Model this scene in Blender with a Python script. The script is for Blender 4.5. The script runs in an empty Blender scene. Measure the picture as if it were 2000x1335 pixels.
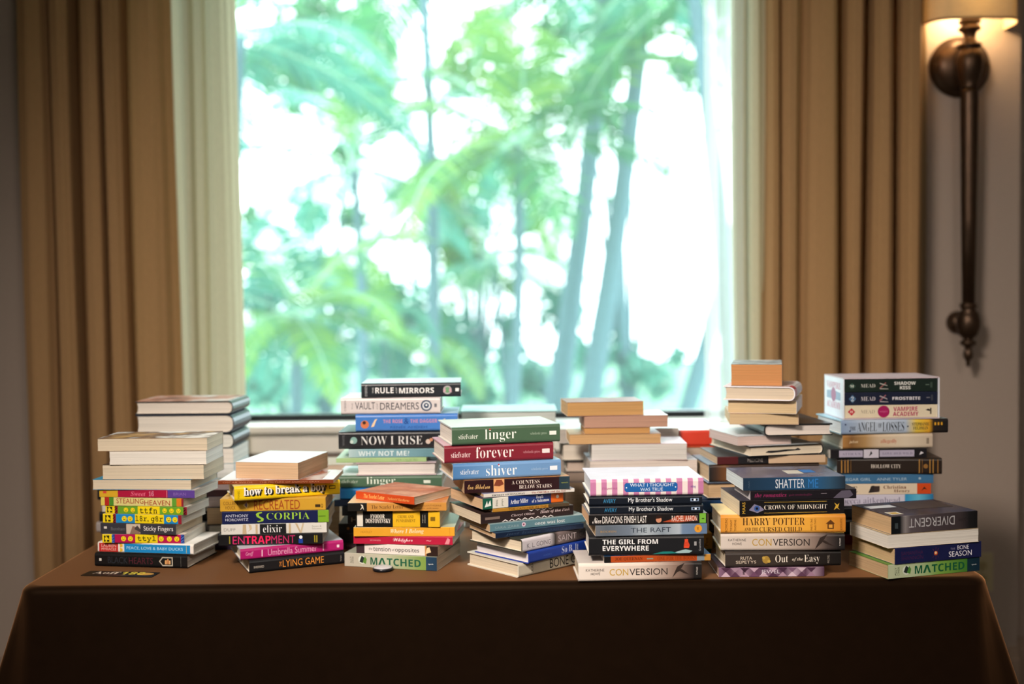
import bpy, bmesh, math, random
import numpy as np
from mathutils import Vector, Matrix
random.seed(7)
SC = bpy.context.scene
COL = SC.collection

# ------------------------------------------------------------------ camera, sky, lights, exposure
cam = bpy.data.cameras.new('camera')
cam.lens = 40.0
cam.sensor_width = 36.0
cam.dof.use_dof = True
cam.dof.focus_distance = 2.20
cam.dof.aperture_fstop = 1.5
cam.dof.aperture_blades = 0
cam_ob = bpy.data.objects.new('camera', cam)
COL.objects.link(cam_ob)
pitch, roll = math.radians(2.13), math.radians(0.6)
cam_ob.matrix_world = (Matrix.Translation((0, -2.169, 1.2858)) @ Matrix.Rotation(math.pi/2 - pitch, 4, 'X')
                       @ Matrix.Rotation(-roll, 4, 'Z'))
SC.camera = cam_ob

world = bpy.data.worlds.new('sky')
world.use_nodes = True
bg = world.node_tree.nodes['Background']
bg.inputs['Color'].default_value = (0.86, 0.96, 1.0, 1)
bg.inputs['Strength'].default_value = 6.6
SC.world = world

def area(name, loc, target, size, power, col, sy=None):
    l = bpy.data.lights.new(name, 'AREA')
    l.energy = power; l.color = col; l.size = size
    if sy: l.shape = 'RECTANGLE'; l.size_y = sy
    o = bpy.data.objects.new(name, l)
    o.location = loc
    o.rotation_euler = (Vector(target) - Vector(loc)).to_track_quat('-Z', 'Y').to_euler()
    COL.objects.link(o)
    return o
# unseen ceiling lamps, key and fill, above the photographer; beams narrowed to imitate vignetting
area('ceiling_lamp', (-0.9, -2.1, 2.72), (0.1, 0.1, 0.9), 0.6, 34, (1, .87, .76)).data.spread = math.radians(76)
area('ceiling_lamp', (0.9, -3.2, 2.72), (0.0, 0.1, 0.9), 0.7, 12, (1, .87, .76)).data.spread = math.radians(90)
# the daylight that comes in through the window, sampled at the opening
por = area('window_portal', (-0.12, 1.33, 1.9), (-0.12, 0, 1.9), 1.75, 1, (1, 1, 1), 1.86)
por.data.cycles.is_portal = True

vs = SC.view_settings
vs.view_transform = 'Standard'; vs.look = 'None'; vs.gamma = 1.0; vs.use_curve_mapping = False
vs.exposure = 0.0

# ------------------------------------------------------------------ helpers
def lin(h):
    h = h.lstrip('#')
    v = [int(h[i:i+2], 16)/255 for i in (0, 2, 4)]
    return tuple((c/12.92 if c <= .04045 else ((c+.055)/1.055)**2.4) for c in v) + (1.0,)

MATS = {}
def new_mat(name):
    m = bpy.data.materials.new(name); m.use_nodes = True
    nt = m.node_tree
    return m, nt, nt.nodes['Principled BSDF']

def plain(col, rough=.5, name='paint', spec=.5, metal=0.0):
    key = ('plain', col, rough, spec, metal)
    if key not in MATS:
        m, nt, b = new_mat(name)
        b.inputs['Base Color'].default_value = lin(col)
        b.inputs['Roughness'].default_value = rough
        b.inputs['Specular IOR Level'].default_value = spec
        b.inputs['Metallic'].default_value = metal
        MATS[key] = m
    return MATS[key]

def node(nt, kind, **kw):
    n = nt.nodes.new(kind)
    for k, v in kw.items(): setattr(n, k, v)
    return n

def print_mat(col):            # flat ink
    return plain(col, .42, 'ink', .35)

def cover_mat(col, rough):     # coated paper with faint wear
    key = ('cover', col, rough)
    if key not in MATS:
        m, nt, b = new_mat('coated_paper')
        tc = node(nt, 'ShaderNodeTexCoord'); nz = node(nt, 'ShaderNodeTexNoise')
        nz.inputs['Scale'].default_value = 28; nz.inputs['Detail'].default_value = 4
        nt.links.new(tc.outputs['Object'], nz.inputs['Vector'])
        mx = node(nt, 'ShaderNodeMix', data_type='RGBA')
        c = lin(col)
        mx.inputs[6].default_value = tuple(x*.88 for x in c[:3]) + (1,)
        mx.inputs[7].default_value = tuple(min(1, x*1.1+.004) for x in c[:3]) + (1,)
        nt.links.new(nz.outputs['Fac'], mx.inputs[0]); nt.links.new(mx.outputs[2], b.inputs['Base Color'])
        b.inputs['Roughness'].default_value = rough
        MATS[key] = m
    return MATS[key]

def art_mat(cols, rough):      # picture cover: soft blotches of three colours
    m, nt, b = new_mat('picture_cover')
    tc = node(nt, 'ShaderNodeTexCoord'); nz = node(nt, 'ShaderNodeTexNoise'); cr = node(nt, 'ShaderNodeValToRGB')
    nz.inputs['Scale'].default_value = 17; nz.inputs['Detail'].default_value = 5
    nt.links.new(tc.outputs['Object'], nz.inputs['Vector']); nt.links.new(nz.outputs['Fac'], cr.inputs['Fac'])
    e = cr.color_ramp.elements
    e[0].position = .36; e[0].color = lin(cols[0]); e[1].position = .66; e[1].color = lin(cols[2])
    x = e.new(.5); x.color = lin(cols[1])
    nt.links.new(cr.outputs['Color'], b.inputs['Base Color']); b.inputs['Roughness'].default_value = rough
    return m

def ramp_mat(ramp, length, rough, orient='S'):   # spine printed in bands or a blend along its length
    m, nt, b = new_mat('printed_spine')
    tc = node(nt, 'ShaderNodeTexCoord'); sx = node(nt, 'ShaderNodeSeparateXYZ'); mr = node(nt, 'ShaderNodeMapRange'); cr = node(nt, 'ShaderNodeValToRGB')
    nt.links.new(tc.outputs['Object'], sx.inputs[0]); nt.links.new(sx.outputs['Y' if orient in ('HL', 'HR') else 'X'], mr.inputs['Value'])
    mr.inputs['From Min'].default_value = -length/2; mr.inputs['From Max'].default_value = length/2
    nt.links.new(mr.outputs['Result'], cr.inputs['Fac'])
    mode, stops = ramp
    cr.color_ramp.interpolation = 'CONSTANT' if mode == 'C' else 'LINEAR'
    el = cr.color_ramp.elements
    el[0].position = stops[0][0]; el[0].color = lin(stops[0][1])
    el[1].position = stops[-1][0]; el[1].color = lin(stops[-1][1])
    for p, c in stops[1:-1]:
        q = el.new(p); q.color = lin(c)
    nt.links.new(cr.outputs['Color'], b.inputs['Base Color']); b.inputs['Roughness'].default_value = rough
    return m

def page_mat(col):             # stacked sheets seen from their edges
    key = ('page', col)
    if key not in MATS:
        m, nt, b = new_mat('paper_edges')
        tc = node(nt, 'ShaderNodeTexCoord'); mp = node(nt, 'ShaderNodeMapping'); nz = node(nt, 'ShaderNodeTexNoise')
        mp.inputs['Scale'].default_value = (4, 4, 620)
        nt.links.new(tc.outputs['Object'], mp.inputs[0]); nt.links.new(mp.outputs[0], nz.inputs['Vector'])
        nz.inputs['Scale'].default_value = 1.0; nz.inputs['Detail'].default_value = 3
        mx = node(nt, 'ShaderNodeMix', data_type='RGBA'); c = lin(col)
        mx.inputs[6].default_value = tuple(x*.55 for x in c[:3]) + (1,)
        mx.inputs[7].default_value = tuple(min(1, x*1.2) for x in c[:3]) + (1,)
        nt.links.new(nz.outputs['Fac'], mx.inputs[0]); nt.links.new(mx.outputs[2], b.inputs['Base Color'])
        bp = node(nt, 'ShaderNodeBump'); bp.inputs['Strength'].default_value = .35; bp.inputs['Distance'].default_value = .0006
        nt.links.new(nz.outputs['Fac'], bp.inputs['Height']); nt.links.new(bp.outputs[0], b.inputs['Normal'])
        b.inputs['Roughness'].default_value = .8; b.inputs['Specular IOR Level'].default_value = .2
        MATS[key] = m
    return MATS[key]

def link(o, parent=None):
    COL.objects.link(o)
    if parent is not None: o.parent = parent
    return o

def obj(name, verts, faces, mats, parent=None, mi=None, smooth=False, loc=None):
    me = bpy.data.meshes.new(name)
    me.from_pydata([tuple(v) for v in verts], [], faces)
    for m in (mats if isinstance(mats, (list, tuple)) else [mats]): me.materials.append(m)
    if mi is not None: me.polygons.foreach_set('material_index', mi)
    if smooth: me.polygons.foreach_set('use_smooth', [True]*len(me.polygons))
    me.validate(); me.update()
    o = bpy.data.objects.new(name, me)
    if loc: o.location = loc
    return link(o, parent)

def tag(o, label=None, cat=None, group=None, kind=None):
    if label: o['label'] = label
    if cat: o['category'] = cat
    if group: o['group'] = group
    if kind: o['kind'] = kind
    return o

def empty(name, loc, rz=0.0):
    o = bpy.data.objects.new(name, None); o.empty_display_size = .05
    o.location = loc; o.rotation_euler = (0, 0, rz)
    return link(o)

def box_vf(x0, x1, y0, y1, z0, z1):
    v = [(x0,y0,z0),(x1,y0,z0),(x1,y1,z0),(x0,y1,z0),(x0,y0,z1),(x1,y0,z1),(x1,y1,z1),(x0,y1,z1)]
    f = [(0,3,2,1),(4,5,6,7),(0,1,5,4),(1,2,6,5),(2,3,7,6),(3,0,4,7)]
    return v, f

class MB:
    def __init__(s): s.v=[]; s.f=[]; s.m=[]
    def add(s, v, f, mi=0):
        b=len(s.v); s.v+=list(v); s.f+=[tuple(i+b for i in q) for q in f]; s.m+=[mi]*len(f)
    def box(s, *a, mi=0):
        v,f=box_vf(*a); s.add(v,f,mi)
    def lathe(s, prof, n=24, mi=0, c=(0,0,0), sy=1.0):
        b=len(s.v)
        for r,z in prof:
            for k in range(n):
                a=2*math.pi*k/n; s.v.append((c[0]+r*math.cos(a), c[1]+sy*r*math.sin(a), c[2]+z))
        for i in range(len(prof)-1):
            for k in range(n):
                s.f.append((b+i*n+k, b+i*n+(k+1)%n, b+(i+1)*n+(k+1)%n, b+(i+1)*n+k)); s.m.append(mi)
        s.f.append(tuple(b+k for k in range(n))[::-1]); s.m.append(mi)
        s.f.append(tuple(b+(len(prof)-1)*n+k for k in range(n))); s.m.append(mi)
    def build(s, name, mats, parent=None, smooth=False, loc=None):
        return obj(name, s.v, s.f, mats, parent, s.m, smooth, loc)

def bevelled(o, w, seg=2):
    md=o.modifiers.new('bevel','BEVEL'); md.width=w; md.segments=seg; md.limit_method='ANGLE'
    return o

# ------------------------------------------------------------------ the room
def rough_mat(name, col, rough, scale, amt, bump=0.0, spec=.3, stretch=(1,1,1)):
    m, nt, b = new_mat(name)
    tc = node(nt, 'ShaderNodeTexCoord'); mp = node(nt, 'ShaderNodeMapping'); nz = node(nt, 'ShaderNodeTexNoise')
    mp.inputs['Scale'].default_value = stretch
    nt.links.new(tc.outputs['Object'], mp.inputs[0]); nt.links.new(mp.outputs[0], nz.inputs['Vector'])
    nz.inputs['Scale'].default_value = scale; nz.inputs['Detail'].default_value = 6
    mx = node(nt, 'ShaderNodeMix', data_type='RGBA'); c = lin(col)
    mx.inputs[6].default_value = tuple(x*(1-amt) for x in c[:3]) + (1,)
    mx.inputs[7].default_value = tuple(min(1, x*(1+amt)) for x in c[:3]) + (1,)
    nt.links.new(nz.outputs['Fac'], mx.inputs[0]); nt.links.new(mx.outputs[2], b.inputs['Base Color'])
    b.inputs['Roughness'].default_value = rough; b.inputs['Specular IOR Level'].default_value = spec
    if bump:
        bp = node(nt, 'ShaderNodeBump'); bp.inputs['Strength'].default_value = bump; bp.inputs['Distance'].default_value = .001
        nt.links.new(nz.outputs['Fac'], bp.inputs['Height']); nt.links.new(bp.outputs[0], b.inputs['Normal'])
    return m

wall_m = rough_mat('wall_paint', '#a8988c', .7, 90, .05, .2)
trim_m = rough_mat('trim_paint', '#a08c7c', .45, 20, .04)
sill_m = rough_mat('sill_paint', '#e9e4da', .4, 20, .03)
ceil_m = rough_mat('ceiling_paint', '#d9d2c8', .8, 40, .03)
carpet_m = rough_mat('carpet', '#3a2c24', .95, 160, .35, .6, .1)
dark_metal = plain('#16191c', .35, 'window_metal', .5, .6)

WX0, WX1, WZ0, WZ1 = -1.02, 0.765, .905, 2.62      # window opening in the wall
def structure(name, boxes, m):
    b = MB()
    for q in boxes: b.box(*q)
    return tag(b.build(name, m), kind='structure')
structure('wall_back', [(-2.6, WX0, 1.2, 1.36, 0, 2.8), (WX1, 1.502, 1.2, 1.36, 0, 2.8), (WX0, WX1, 1.2, 1.36, 0, WZ0),
                        (WX0, WX1, 1.2, 1.36, WZ1, 2.8), (1.502, 2.6, 1.29, 1.45, 0, 2.8)], wall_m)
structure('wall_left', [(-2.75, -2.6, -4.5, 1.36, 0, 2.8)], wall_m)
structure('wall_right', [(2.6, 2.75, -4.5, 1.45, 0, 2.8)], wall_m)
structure('wall_front', [(-2.75, 2.75, -4.65, -4.5, 0, 2.8)], wall_m)
structure('floor', [(-2.75, 2.75, -4.65, 1.45, -.1, 0)], carpet_m)
structure('ceiling', [(-2.75, 2.75, -4.65, 1.45, 2.8, 2.9)], ceil_m)
def base_profile(x0, x1, y):
    return [(x0, x1, y-.014, y, 0, .17), (x0, x1, y-.022, y, .17, .20), (x0, x1, y-.010, y, .20, .235)]
structure('baseboard_back', base_profile(-2.6, 1.502, 1.2) + base_profile(1.502, 2.6, 1.29), trim_m)
structure('trim_1', [(WX0-.04, WX1+.04, 1.150, 1.30, .903, .922), (WX0-.02, WX1+.02, 1.178, 1.2, .84, .903)], sill_m)

# window: dark metal frame, one large pane, a thin meeting line low down
wr = empty('window_1', ((WX0+WX1)/2, 1.31, WZ0)); tag(wr, kind='structure')
hw = (WX1-WX0)/2; hh = WZ1-WZ0
fm = MB()
fm.box(-hw, hw, -.02, .03, .017, .037); fm.box(-hw, hw, -.02, .03, hh-.045, hh)
fm.box(-hw, -hw+.045, -.02, .03, .037, hh-.045); fm.box(hw-.045, hw, -.02, .03, .037, hh-.045)
fm.build('window_frame', dark_metal, wr)
gm, nt, pb_ = new_mat('window_glass')
nt.nodes.remove(pb_)
tr = node(nt, 'ShaderNodeBsdfTransparent'); gl_ = node(nt, 'ShaderNodeBsdfGlossy'); tl = node(nt, 'ShaderNodeBsdfTranslucent')
tr.inputs[0].default_value = (.93, 1, .985, 1); gl_.inputs['Roughness'].default_value = .02
tl.inputs[0].default_value = (.85, 1, .97, 1)
m1 = node(nt, 'ShaderNodeMixShader'); m1.inputs[0].default_value = 0.0
m2 = node(nt, 'ShaderNodeMixShader'); m2.inputs[0].default_value = .06     # lens haze put into the pane to wash out the view
nt.links.new(tr.outputs[0], m1.inputs[1]); nt.links.new(gl_.outputs[0], m1.inputs[2])
nt.links.new(m1.outputs[0], m2.inputs[1]); nt.links.new(tl.outputs[0], m2.inputs[2])
nt.links.new(m2.outputs[0], nt.nodes['Material Output'].inputs[0])
obj('glass_pane', [(-hw+.04, .005, .035), (hw-.04, .005, .035), (hw-.04, .005, hh-.04), (-hw+.04, .005, hh-.04)], [(0, 1, 2, 3)], gm, wr)

# ------------------------------------------------------------------ curtains
def cloth_mat(name, col, trans, through=0.0, tcol=None, weave=True):
    m, nt, b = new_mat(name)
    b.inputs['Base Color'].default_value = lin(col); b.inputs['Roughness'].default_value = .85
    b.inputs['Specular IOR Level'].default_value = .15
    if weave:
        tc = node(nt, 'ShaderNodeTexCoord'); mp = node(nt, 'ShaderNodeMapping'); nz = node(nt, 'ShaderNodeTexNoise')
        mp.inputs['Scale'].default_value = (300, 300, 60); nz.inputs['Scale'].default_value = 1
        nt.links.new(tc.outputs['Object'], mp.inputs[0]); nt.links.new(mp.outputs[0], nz.inputs['Vector'])
        mx = node(nt, 'ShaderNodeMix', data_type='RGBA'); c = lin(col)
        mx.inputs[6].default_value = tuple(x*.85 for x in c[:3]) + (1,); mx.inputs[7].default_value = tuple(min(1, x*1.12) for x in c[:3]) + (1,)
        nt.links.new(nz.outputs['Fac'], mx.inputs[0]); nt.links.new(mx.outputs[2], b.inputs['Base Color'])
    tl = node(nt, 'ShaderNodeBsdfTranslucent'); tl.inputs[0].default_value = lin(tcol or col)
    mxs = node(nt, 'ShaderNodeMixShader'); mxs.inputs[0].default_value = trans
    out = nt.nodes['Material Output']
    nt.links.new(b.outputs[0], mxs.inputs[1]); nt.links.new(tl.outputs[0], mxs.inputs[2])
    if through:
        tr = node(nt, 'ShaderNodeBsdfTransparent'); mt = node(nt, 'ShaderNodeMixShader'); mt.inputs[0].default_value = through
        nt.links.new(mxs.outputs[0], mt.inputs[1]); nt.links.new(tr.outputs[0], mt.inputs[2]); nt.links.new(mt.outputs[0], out.inputs[0])
    else: nt.links.new(mxs.outputs[0], out.inputs[0])
    return m
drape_m = cloth_mat('drape_cloth', '#b08a60', .14, tcol='#9a7648')
lining_m = cloth_mat('drape_lining', '#8a7458', .1)
sheer_m = cloth_mat('sheer_cloth', '#c9bb9c', .24, .0, '#c6c2aa')
fine_m = cloth_mat('fine_sheer_cloth', '#e9ebe6', .6, .34, '#f2f7f4')

def hang(pts, sub=6):
    """smooth curve through the pleat points"""
    p = np.array(pts); out = []
    for i in range(len(p)-1):
        a, b = p[i], p[i+1]
        for k in range(sub):
            t = k/sub; s = t*t*(3-2*t)
            out.append((a[0]+(b[0]-a[0])*t, a[1]+(b[1]-a[1])*s))
    out.append(tuple(p[-1]))
    return out
def curtain_part(name, pts, m, parent, z0=.015, z1=2.74, seed=0):
    prof = hang(pts); rz = np.linspace(z0, z1, 16); V = []; F_ = []
    rnd = random.Random(seed); ph = rnd.uniform(0, 6)
    n = len(prof)
    for z in rz:
        g = .0035*math.sin(1.7*z+ph)
        for i, (x, y) in enumerate(prof):
            V.append((x + g + .003*math.sin(2.3*z + x*40), y + .004*math.sin(1.3*z + x*25), z))
    for j in range(len(rz)-1):
        for i in range(n-1):
            F_.append((j*n+i, j*n+i+1, (j+1)*n+i+1, (j+1)*n+i))
    return obj(name, V, F_, m, parent, smooth=True)
lc = empty('drape_curtain', (0, 0, 0)); tag(lc, 'tan pleated drape hanging left of the window', 'curtain')
curtain_part('drape', [(-1.3849, 1.130), (-1.3805, 1.065), (-1.3526, 1.050), (-1.3202, 1.055), (-1.3055, 1.080), (-1.2996, 1.150), (-1.2937, 1.070), (-1.2820, 1.045), (-1.2584, 1.042), (-1.2378, 1.055), (-1.2290, 1.140), (-1.2143, 1.150), (-1.2055, 1.060), (-1.1937, 1.045), (-1.1761, 1.043), (-1.1569, 1.050), (-1.1481, 1.130), (-1.1408, 1.060), (-1.1290, 1.035), (-1.1055, 1.033), (-1.0878, 1.045), (-1.0760, 1.140), (-1.0687, 1.060), (-1.0525, 1.035), (-1.0319, 1.030), (-1.0054, 1.034), (-0.9848, 1.050), (-0.9672, 1.085), (-0.9525, 1.100)], drape_m, lc, seed=1)
ls = empty('sheer_curtain', (0, 0, 0)); tag(ls, 'pale sheer curtain gathered at the left window edge', 'curtain')
curtain_part('sheer', [(-0.9760, 1.125), (-0.9584, 1.115), (-0.9407, 1.105), (-0.9231, 1.090), (-0.9172, 1.072), (-0.9054, 1.072), (-0.8966, 1.100), (-0.8819, 1.105), (-0.8686, 1.125), (-0.8627, 1.085), (-0.8436, 1.075), (-0.8201, 1.080), (-0.8024, 1.095), (-0.7877, 1.120), (-0.7818, 1.135)], sheer_m, ls, seed=2)
rs = empty('sheer_curtain', (0, 0, 0)); tag(rs, 'thin white sheer curtain gathered at the right window edge', 'curtain')
curtain_part('sheer', [(0.6450, 1.140), (0.6597, 1.105), (0.6745, 1.090), (0.6848, 1.120), (0.6995, 1.125), (0.7156, 1.120), (0.7230, 1.085), (0.7333, 1.080)], sheer_m, rs, seed=3)
curtain_part('fine_sheer', [(0.5597, 1.130), (0.5715, 1.120), (0.5862, 1.125), (0.5994, 1.130), (0.6127, 1.115), (0.6274, 1.110), (0.6450, 1.135), (0.6524, 1.100), (0.6686, 1.090), (0.6803, 1.105), (0.6892, 1.120)], fine_m, rs, seed=4)
rc_ = empty('drape_curtain', (0, 0, 0)); tag(rc_, 'tan pleated drape hanging between the window and the wall lamp', 'curtain')
curtain_part('drape', [(0.7186, 1.100), (0.7245, 1.065), (0.7392, 1.050), (0.7568, 1.055), (0.7642, 1.110), (0.7715, 1.060), (0.7862, 1.048), (0.8068, 1.052), (0.8186, 1.085), (0.8245, 1.095), (0.8319, 1.075), (0.8451, 1.050), (0.8627, 1.045), (0.8863, 1.043), (0.9069, 1.043), (0.9216, 1.055), (0.9289, 1.140), (0.9466, 1.145), (0.9554, 1.060), (0.9687, 1.045), (0.9863, 1.045), (0.9966, 1.060), (1.0040, 1.145), (1.0172, 1.140), (1.0246, 1.060), (1.0393, 1.043), (1.0599, 1.043), (1.0760, 1.055), (1.0849, 1.140), (1.1010, 1.150), (1.1099, 1.070), (1.1275, 1.045), (1.1481, 1.045), (1.1614, 1.060), (1.1658, 1.090), (1.1643, 1.130)], drape_m, rc_, seed=5)
curtain_part('lining', [(1.1658, 1.125), (1.1746, 1.130), (1.1893, 1.128), (1.2025, 1.145)], lining_m, rc_, seed=6)


# ------------------------------------------------------------------ wall sconce
sc_r = empty('wall_sconce', (1.3205, 1.2, 1.9525)); tag(sc_r, 'bronze wall sconce with a linen half shade and a long stem beside the curtain', 'wall lamp')
bronze = rough_mat('aged_bronze', '#4a382a', .38, 30, .25, .1, .5)
bronze.node_tree.nodes['Principled BSDF'].inputs['Metallic'].default_value = .75
def turned(name, prof, c, n=28, parent=sc_r, sy=1.0):
    b = MB(); b.lathe(prof, n, 0, c, sy); return b.build(name, bronze, parent, True)
# round back plate: a dish on the wall
b = MB()
pl = [(.0001, -.046), (.03, -.045), (.058, -.038), (.074, -.026), (.079, -.018), (.081, -.012), (.088, -.010), (.089, -.002), (.086, .0)]
n = 36; V = []; F_ = []
for r, y in pl:
    for k in range(n): V.append((r*math.cos(2*math.pi*k/n), y, r*math.sin(2*math.pi*k/n)))
for i in range(len(pl)-1):
    for k in range(n): F_.append((i*n+k, (i+1)*n+k, (i+1)*n+(k+1)%n, i*n+(k+1)%n))
obj('back_plate', V, F_, bronze, sc_r, smooth=True)
for s in (-1, 1):
    b = MB(); b.lathe([(.0001, -.006), (.005, -.005), (.006, 0), (.005, .004), (.0001, .006)], 10, 0, (s*.072, -.022, .004)); b.build('screw', bronze, sc_r, True)
Y0 = -.078
turned('urn', [(.006, -.075), (.024, -.075), (.0255, -.070), (.024, -.064), (.030, -.05), (.0365, -.025), (.0385, -.002), (.036, .018), (.029, .033), (.022, .038), (.033, .041), (.0345, .047), (.030, .052), (.021, .056), (.0165, .066), (.017, .076), (.021, .085), (.030, .090), (.0315, .095), (.029, .1), (.022, .103), (.0235, .108), (.030, .110), (.031, .118), (.024, .121)], (0, Y0, 0))
turned('stem', [(.0245, -.078), (.0255, -.090), (.0262, -.11), (.0250, -.25), (.0225, -.45), (.019, -.69)], (0, Y0, 0), 8)
turned('lower_urn', [(.019, -.69), (.023, -.692), (.0245, -.698), (.022, -.704), (.019, -.710), (.029, -.722), (.0335, -.742), (.033, -.76), (.026, -.782), (.016, -.792), (.012, -.797), (.021, -.800), (.0235, -.805), (.021, -.811), (.012, -.816), (.009, -.823), (.013, -.832), (.0145, -.842), (.011, -.852), (.006, -.857), (.0075, -.862), (.005, -.872), (.0005, -.876)], (0, Y0, 0))
V = []; F_ = []
pl = [(.0001, -.034), (.018, -.032), (.028, -.024), (.033, -.012), (.035, 0)]
for r, y in pl:
    for k in range(24): V.append((r*math.cos(2*math.pi*k/24), y, -.748 + r*math.sin(2*math.pi*k/24)))
for i in range(len(pl)-1):
    for k in range(24): F_.append((i*24+k, (i+1)*24+k, (i+1)*24+(k+1)%24, i*24+(k+1)%24))
obj('lower_plate', V, F_, bronze, sc_r, smooth=True)
turned('arm', [(.008, .0), (.008, .05)], (0, Y0+.02, .118), 12)
b = MB(); b.box(-.009, .009, Y0, 0, -.757, -.739); b.build('wall_bracket', bronze, sc_r)
b = MB(); b.box(-.012, .012, Y0, -.03, -.012, .012); b.build('wall_bracket', bronze, sc_r)
linen = cloth_mat('linen_shade', '#cdbb98', .05, tcol='#c9a870')
nzn = [q for q in linen.node_tree.nodes if q.type == 'MAPPING'][0]; nzn.inputs['Scale'].default_value = (60, 60, 260)
pr = [(-.130, 0), (-.130, -.07)] + [(-.13 + .05*(1-math.cos(a)), -.07 - .07*math.sin(a)) for a in np.linspace(.2, math.pi/2, 7)] + [(0, -.146)]
pr = pr + [(-x, y) for x, y in pr[::-1][1:]]
V = []; F_ = []
zs = [.108, .112, .35, .354]
for q, z in enumerate(zs):
    for x, y in pr: V.append((x, y - .001, z))
for q in range(3):
    for i in range(len(pr)-1): F_.append((q*len(pr)+i, q*len(pr)+i+1, (q+1)*len(pr)+i+1, (q+1)*len(pr)+i))
obj('lamp_shade', V, F_, linen, sc_r, smooth=True)
V2 = []; F2 = []
for q, z in enumerate((.106, .113)):
    for x, y in pr: V2.append((x*1.008, y*1.01 - .0015, z))
k = len(pr); F2 = [(i, i+1, k+i+1, k+i) for i in range(k-1)]
obj('shade_trim', V2, F2, plain('#8a6c48', .7, 'shade_binding'), sc_r, smooth=True)
em, nt, b_ = new_mat('bulb_glow'); b_.inputs['Emission Color'].default_value = (1, .70, .38, 1); b_.inputs['Emission Strength'].default_value = 30
b = MB(); b.lathe([(.0005, -.028), (.014, -.024), (.021, -.008), (.021, .004), (.014, .022), (.0005, .028)], 16, 0, (0, Y0+.01, .2)); b.build('bulb', em, sc_r, True)
bl = bpy.data.lights.new('sconce_bulb', 'POINT'); bl.energy = 5; bl.color = (1, .70, .38); bl.shadow_soft_size = .03
bo = bpy.data.objects.new('sconce_bulb', bl); bo.location = (1.3205, 1.2+Y0+.01, 1.9525+.155); COL.objects.link(bo)

# ------------------------------------------------------------------ power outlet
orr = empty('wall_outlet', (1.392, 1.2, .46)); tag(orr, 'cream double power outlet low on the wall by the cloth corner', 'outlet')
opl = plain('#b3a684', .4, 'outlet_plastic'); osl = plain('#2c261c', .6, 'outlet_slot')
b = MB(); b.box(-.0355, .0355, -.007, 0, -.058, .058); bevelled(b.build('cover_plate', opl, orr), .003)
for s in (-1, 1):
    b = MB()
    pts = [(.0165*math.cos(a), .0145*math.sin(a)) for a in np.linspace(0, 2*math.pi, 24, endpoint=False)]
    v = [(x, -.0072, z + s*.0195) for x, z in pts] + [(x, -.0088, z + s*.0195) for x, z in pts]
    b.add(v, [tuple(range(24, 48))] + [(i, (i+1)%24, 24+(i+1)%24, 24+i) for i in range(24)])
    rc = b.build('socket', plain('#a3966f', .4, 'socket_face'), orr)
    b = MB()
    for x, h in ((-.006, .004), (.006, .0032)): b.box(x-.0011, x+.0011, -.0091, -.0087, s*.0195-h+.003, s*.0195+h+.003)
    b.box(-.002, .002, -.0091, -.0087, s*.0195-.0095, s*.0195-.0055)
    b.build('slots', osl, rc)
b = MB(); b.box(-.002, .002, -.0085, -.007, -.002, .002); b.build('screw', plain('#8a8068', .3, 'screw_metal', .5, .6), orr)

# ------------------------------------------------------------------ table under its cloth
tb = empty('banquet_table', (-.0205, .355, 0)); tag(tb, 'long banquet table under a floor-length brown cloth, carrying all the books', 'table')
cm, nt, b_ = new_mat('brown_velour')
tc = node(nt, 'ShaderNodeTexCoord'); nz = node(nt, 'ShaderNodeTexNoise'); nz.inputs['Scale'].default_value = 40; nz.inputs['Detail'].default_value = 6
nt.links.new(tc.outputs['Object'], nz.inputs['Vector'])
mx = node(nt, 'ShaderNodeMix', data_type='RGBA'); mx.inputs[6].default_value = (.0035, .0018, .0011, 1); mx.inputs[7].default_value = (.0065, .0032, .0019, 1)
nt.links.new(nz.outputs['Fac'], mx.inputs[0]); nt.links.new(mx.outputs[2], b_.inputs['Base Color'])
b_.inputs['Roughness'].default_value = .55; b_.inputs['Specular IOR Level'].default_value = .08; b_.inputs['Specular Tint'].default_value = (1, .62, .36, 1)
b_.inputs['Sheen Weight'].default_value = 0.0; b_.inputs['Sheen Roughness'].default_value = .22; b_.inputs['Sheen Tint'].default_value = (1, .5, .22, 1)
pile = node(nt, 'ShaderNodeBsdfSheen'); pile.inputs['Color'].default_value = (1, .47, .20, 1); pile.inputs['Roughness'].default_value = .37   # the nap of the velour
addsh = node(nt, 'ShaderNodeAddShader')
nt.links.new(b_.outputs[0], addsh.inputs[0]); nt.links.new(pile.outputs[0], addsh.inputs[1]); nt.links.new(addsh.outputs[0], nt.nodes['Material Output'].inputs[0])
X0, X1, YF, YB, TZ = -.946, .905, -.032, .742, .75
def perimeter():
    r = .035; pts = []
    def seg(a, b, n):
        for k in range(n): t = k/n; pts.append((a[0]+(b[0]-a[0])*t, a[1]+(b[1]-a[1])*t))
    def arc(cx, cy, a0, n=8):
        for k in range(n):
            a = a0 + (math.pi/2)*k/n; pts.append((cx+r*math.cos(a), cy+r*math.sin(a)))
    seg((X0+r, YF), (X1-r, YF), 90); arc(X1-r, YF+r, -math.pi/2); seg((X1, YF+r), (X1, YB-r), 40); arc(X1-r, YB-r, 0)
    seg((X1-r, YB), (X0+r, YB), 60); arc(X0+r, YB-r, math.pi/2); seg((X0, YB-r), (X0, YF+r), 40); arc(X0+r, YF+r, math.pi)
    return pts
per = perimeter(); n = len(per); V = []; F_ = []
cx, cy = (X0+X1)/2, (YF+YB)/2
lev = []
for k in range(5):
    a = math.pi/2*k/4; lev.append((-.016+.016*math.sin(a), TZ-.016+.016*math.cos(a)))
dz = [.03, .08, .14, .22, .32, .44, .56, .66, .742]
for d in dz: lev.append((None, TZ-.016-d))
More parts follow.
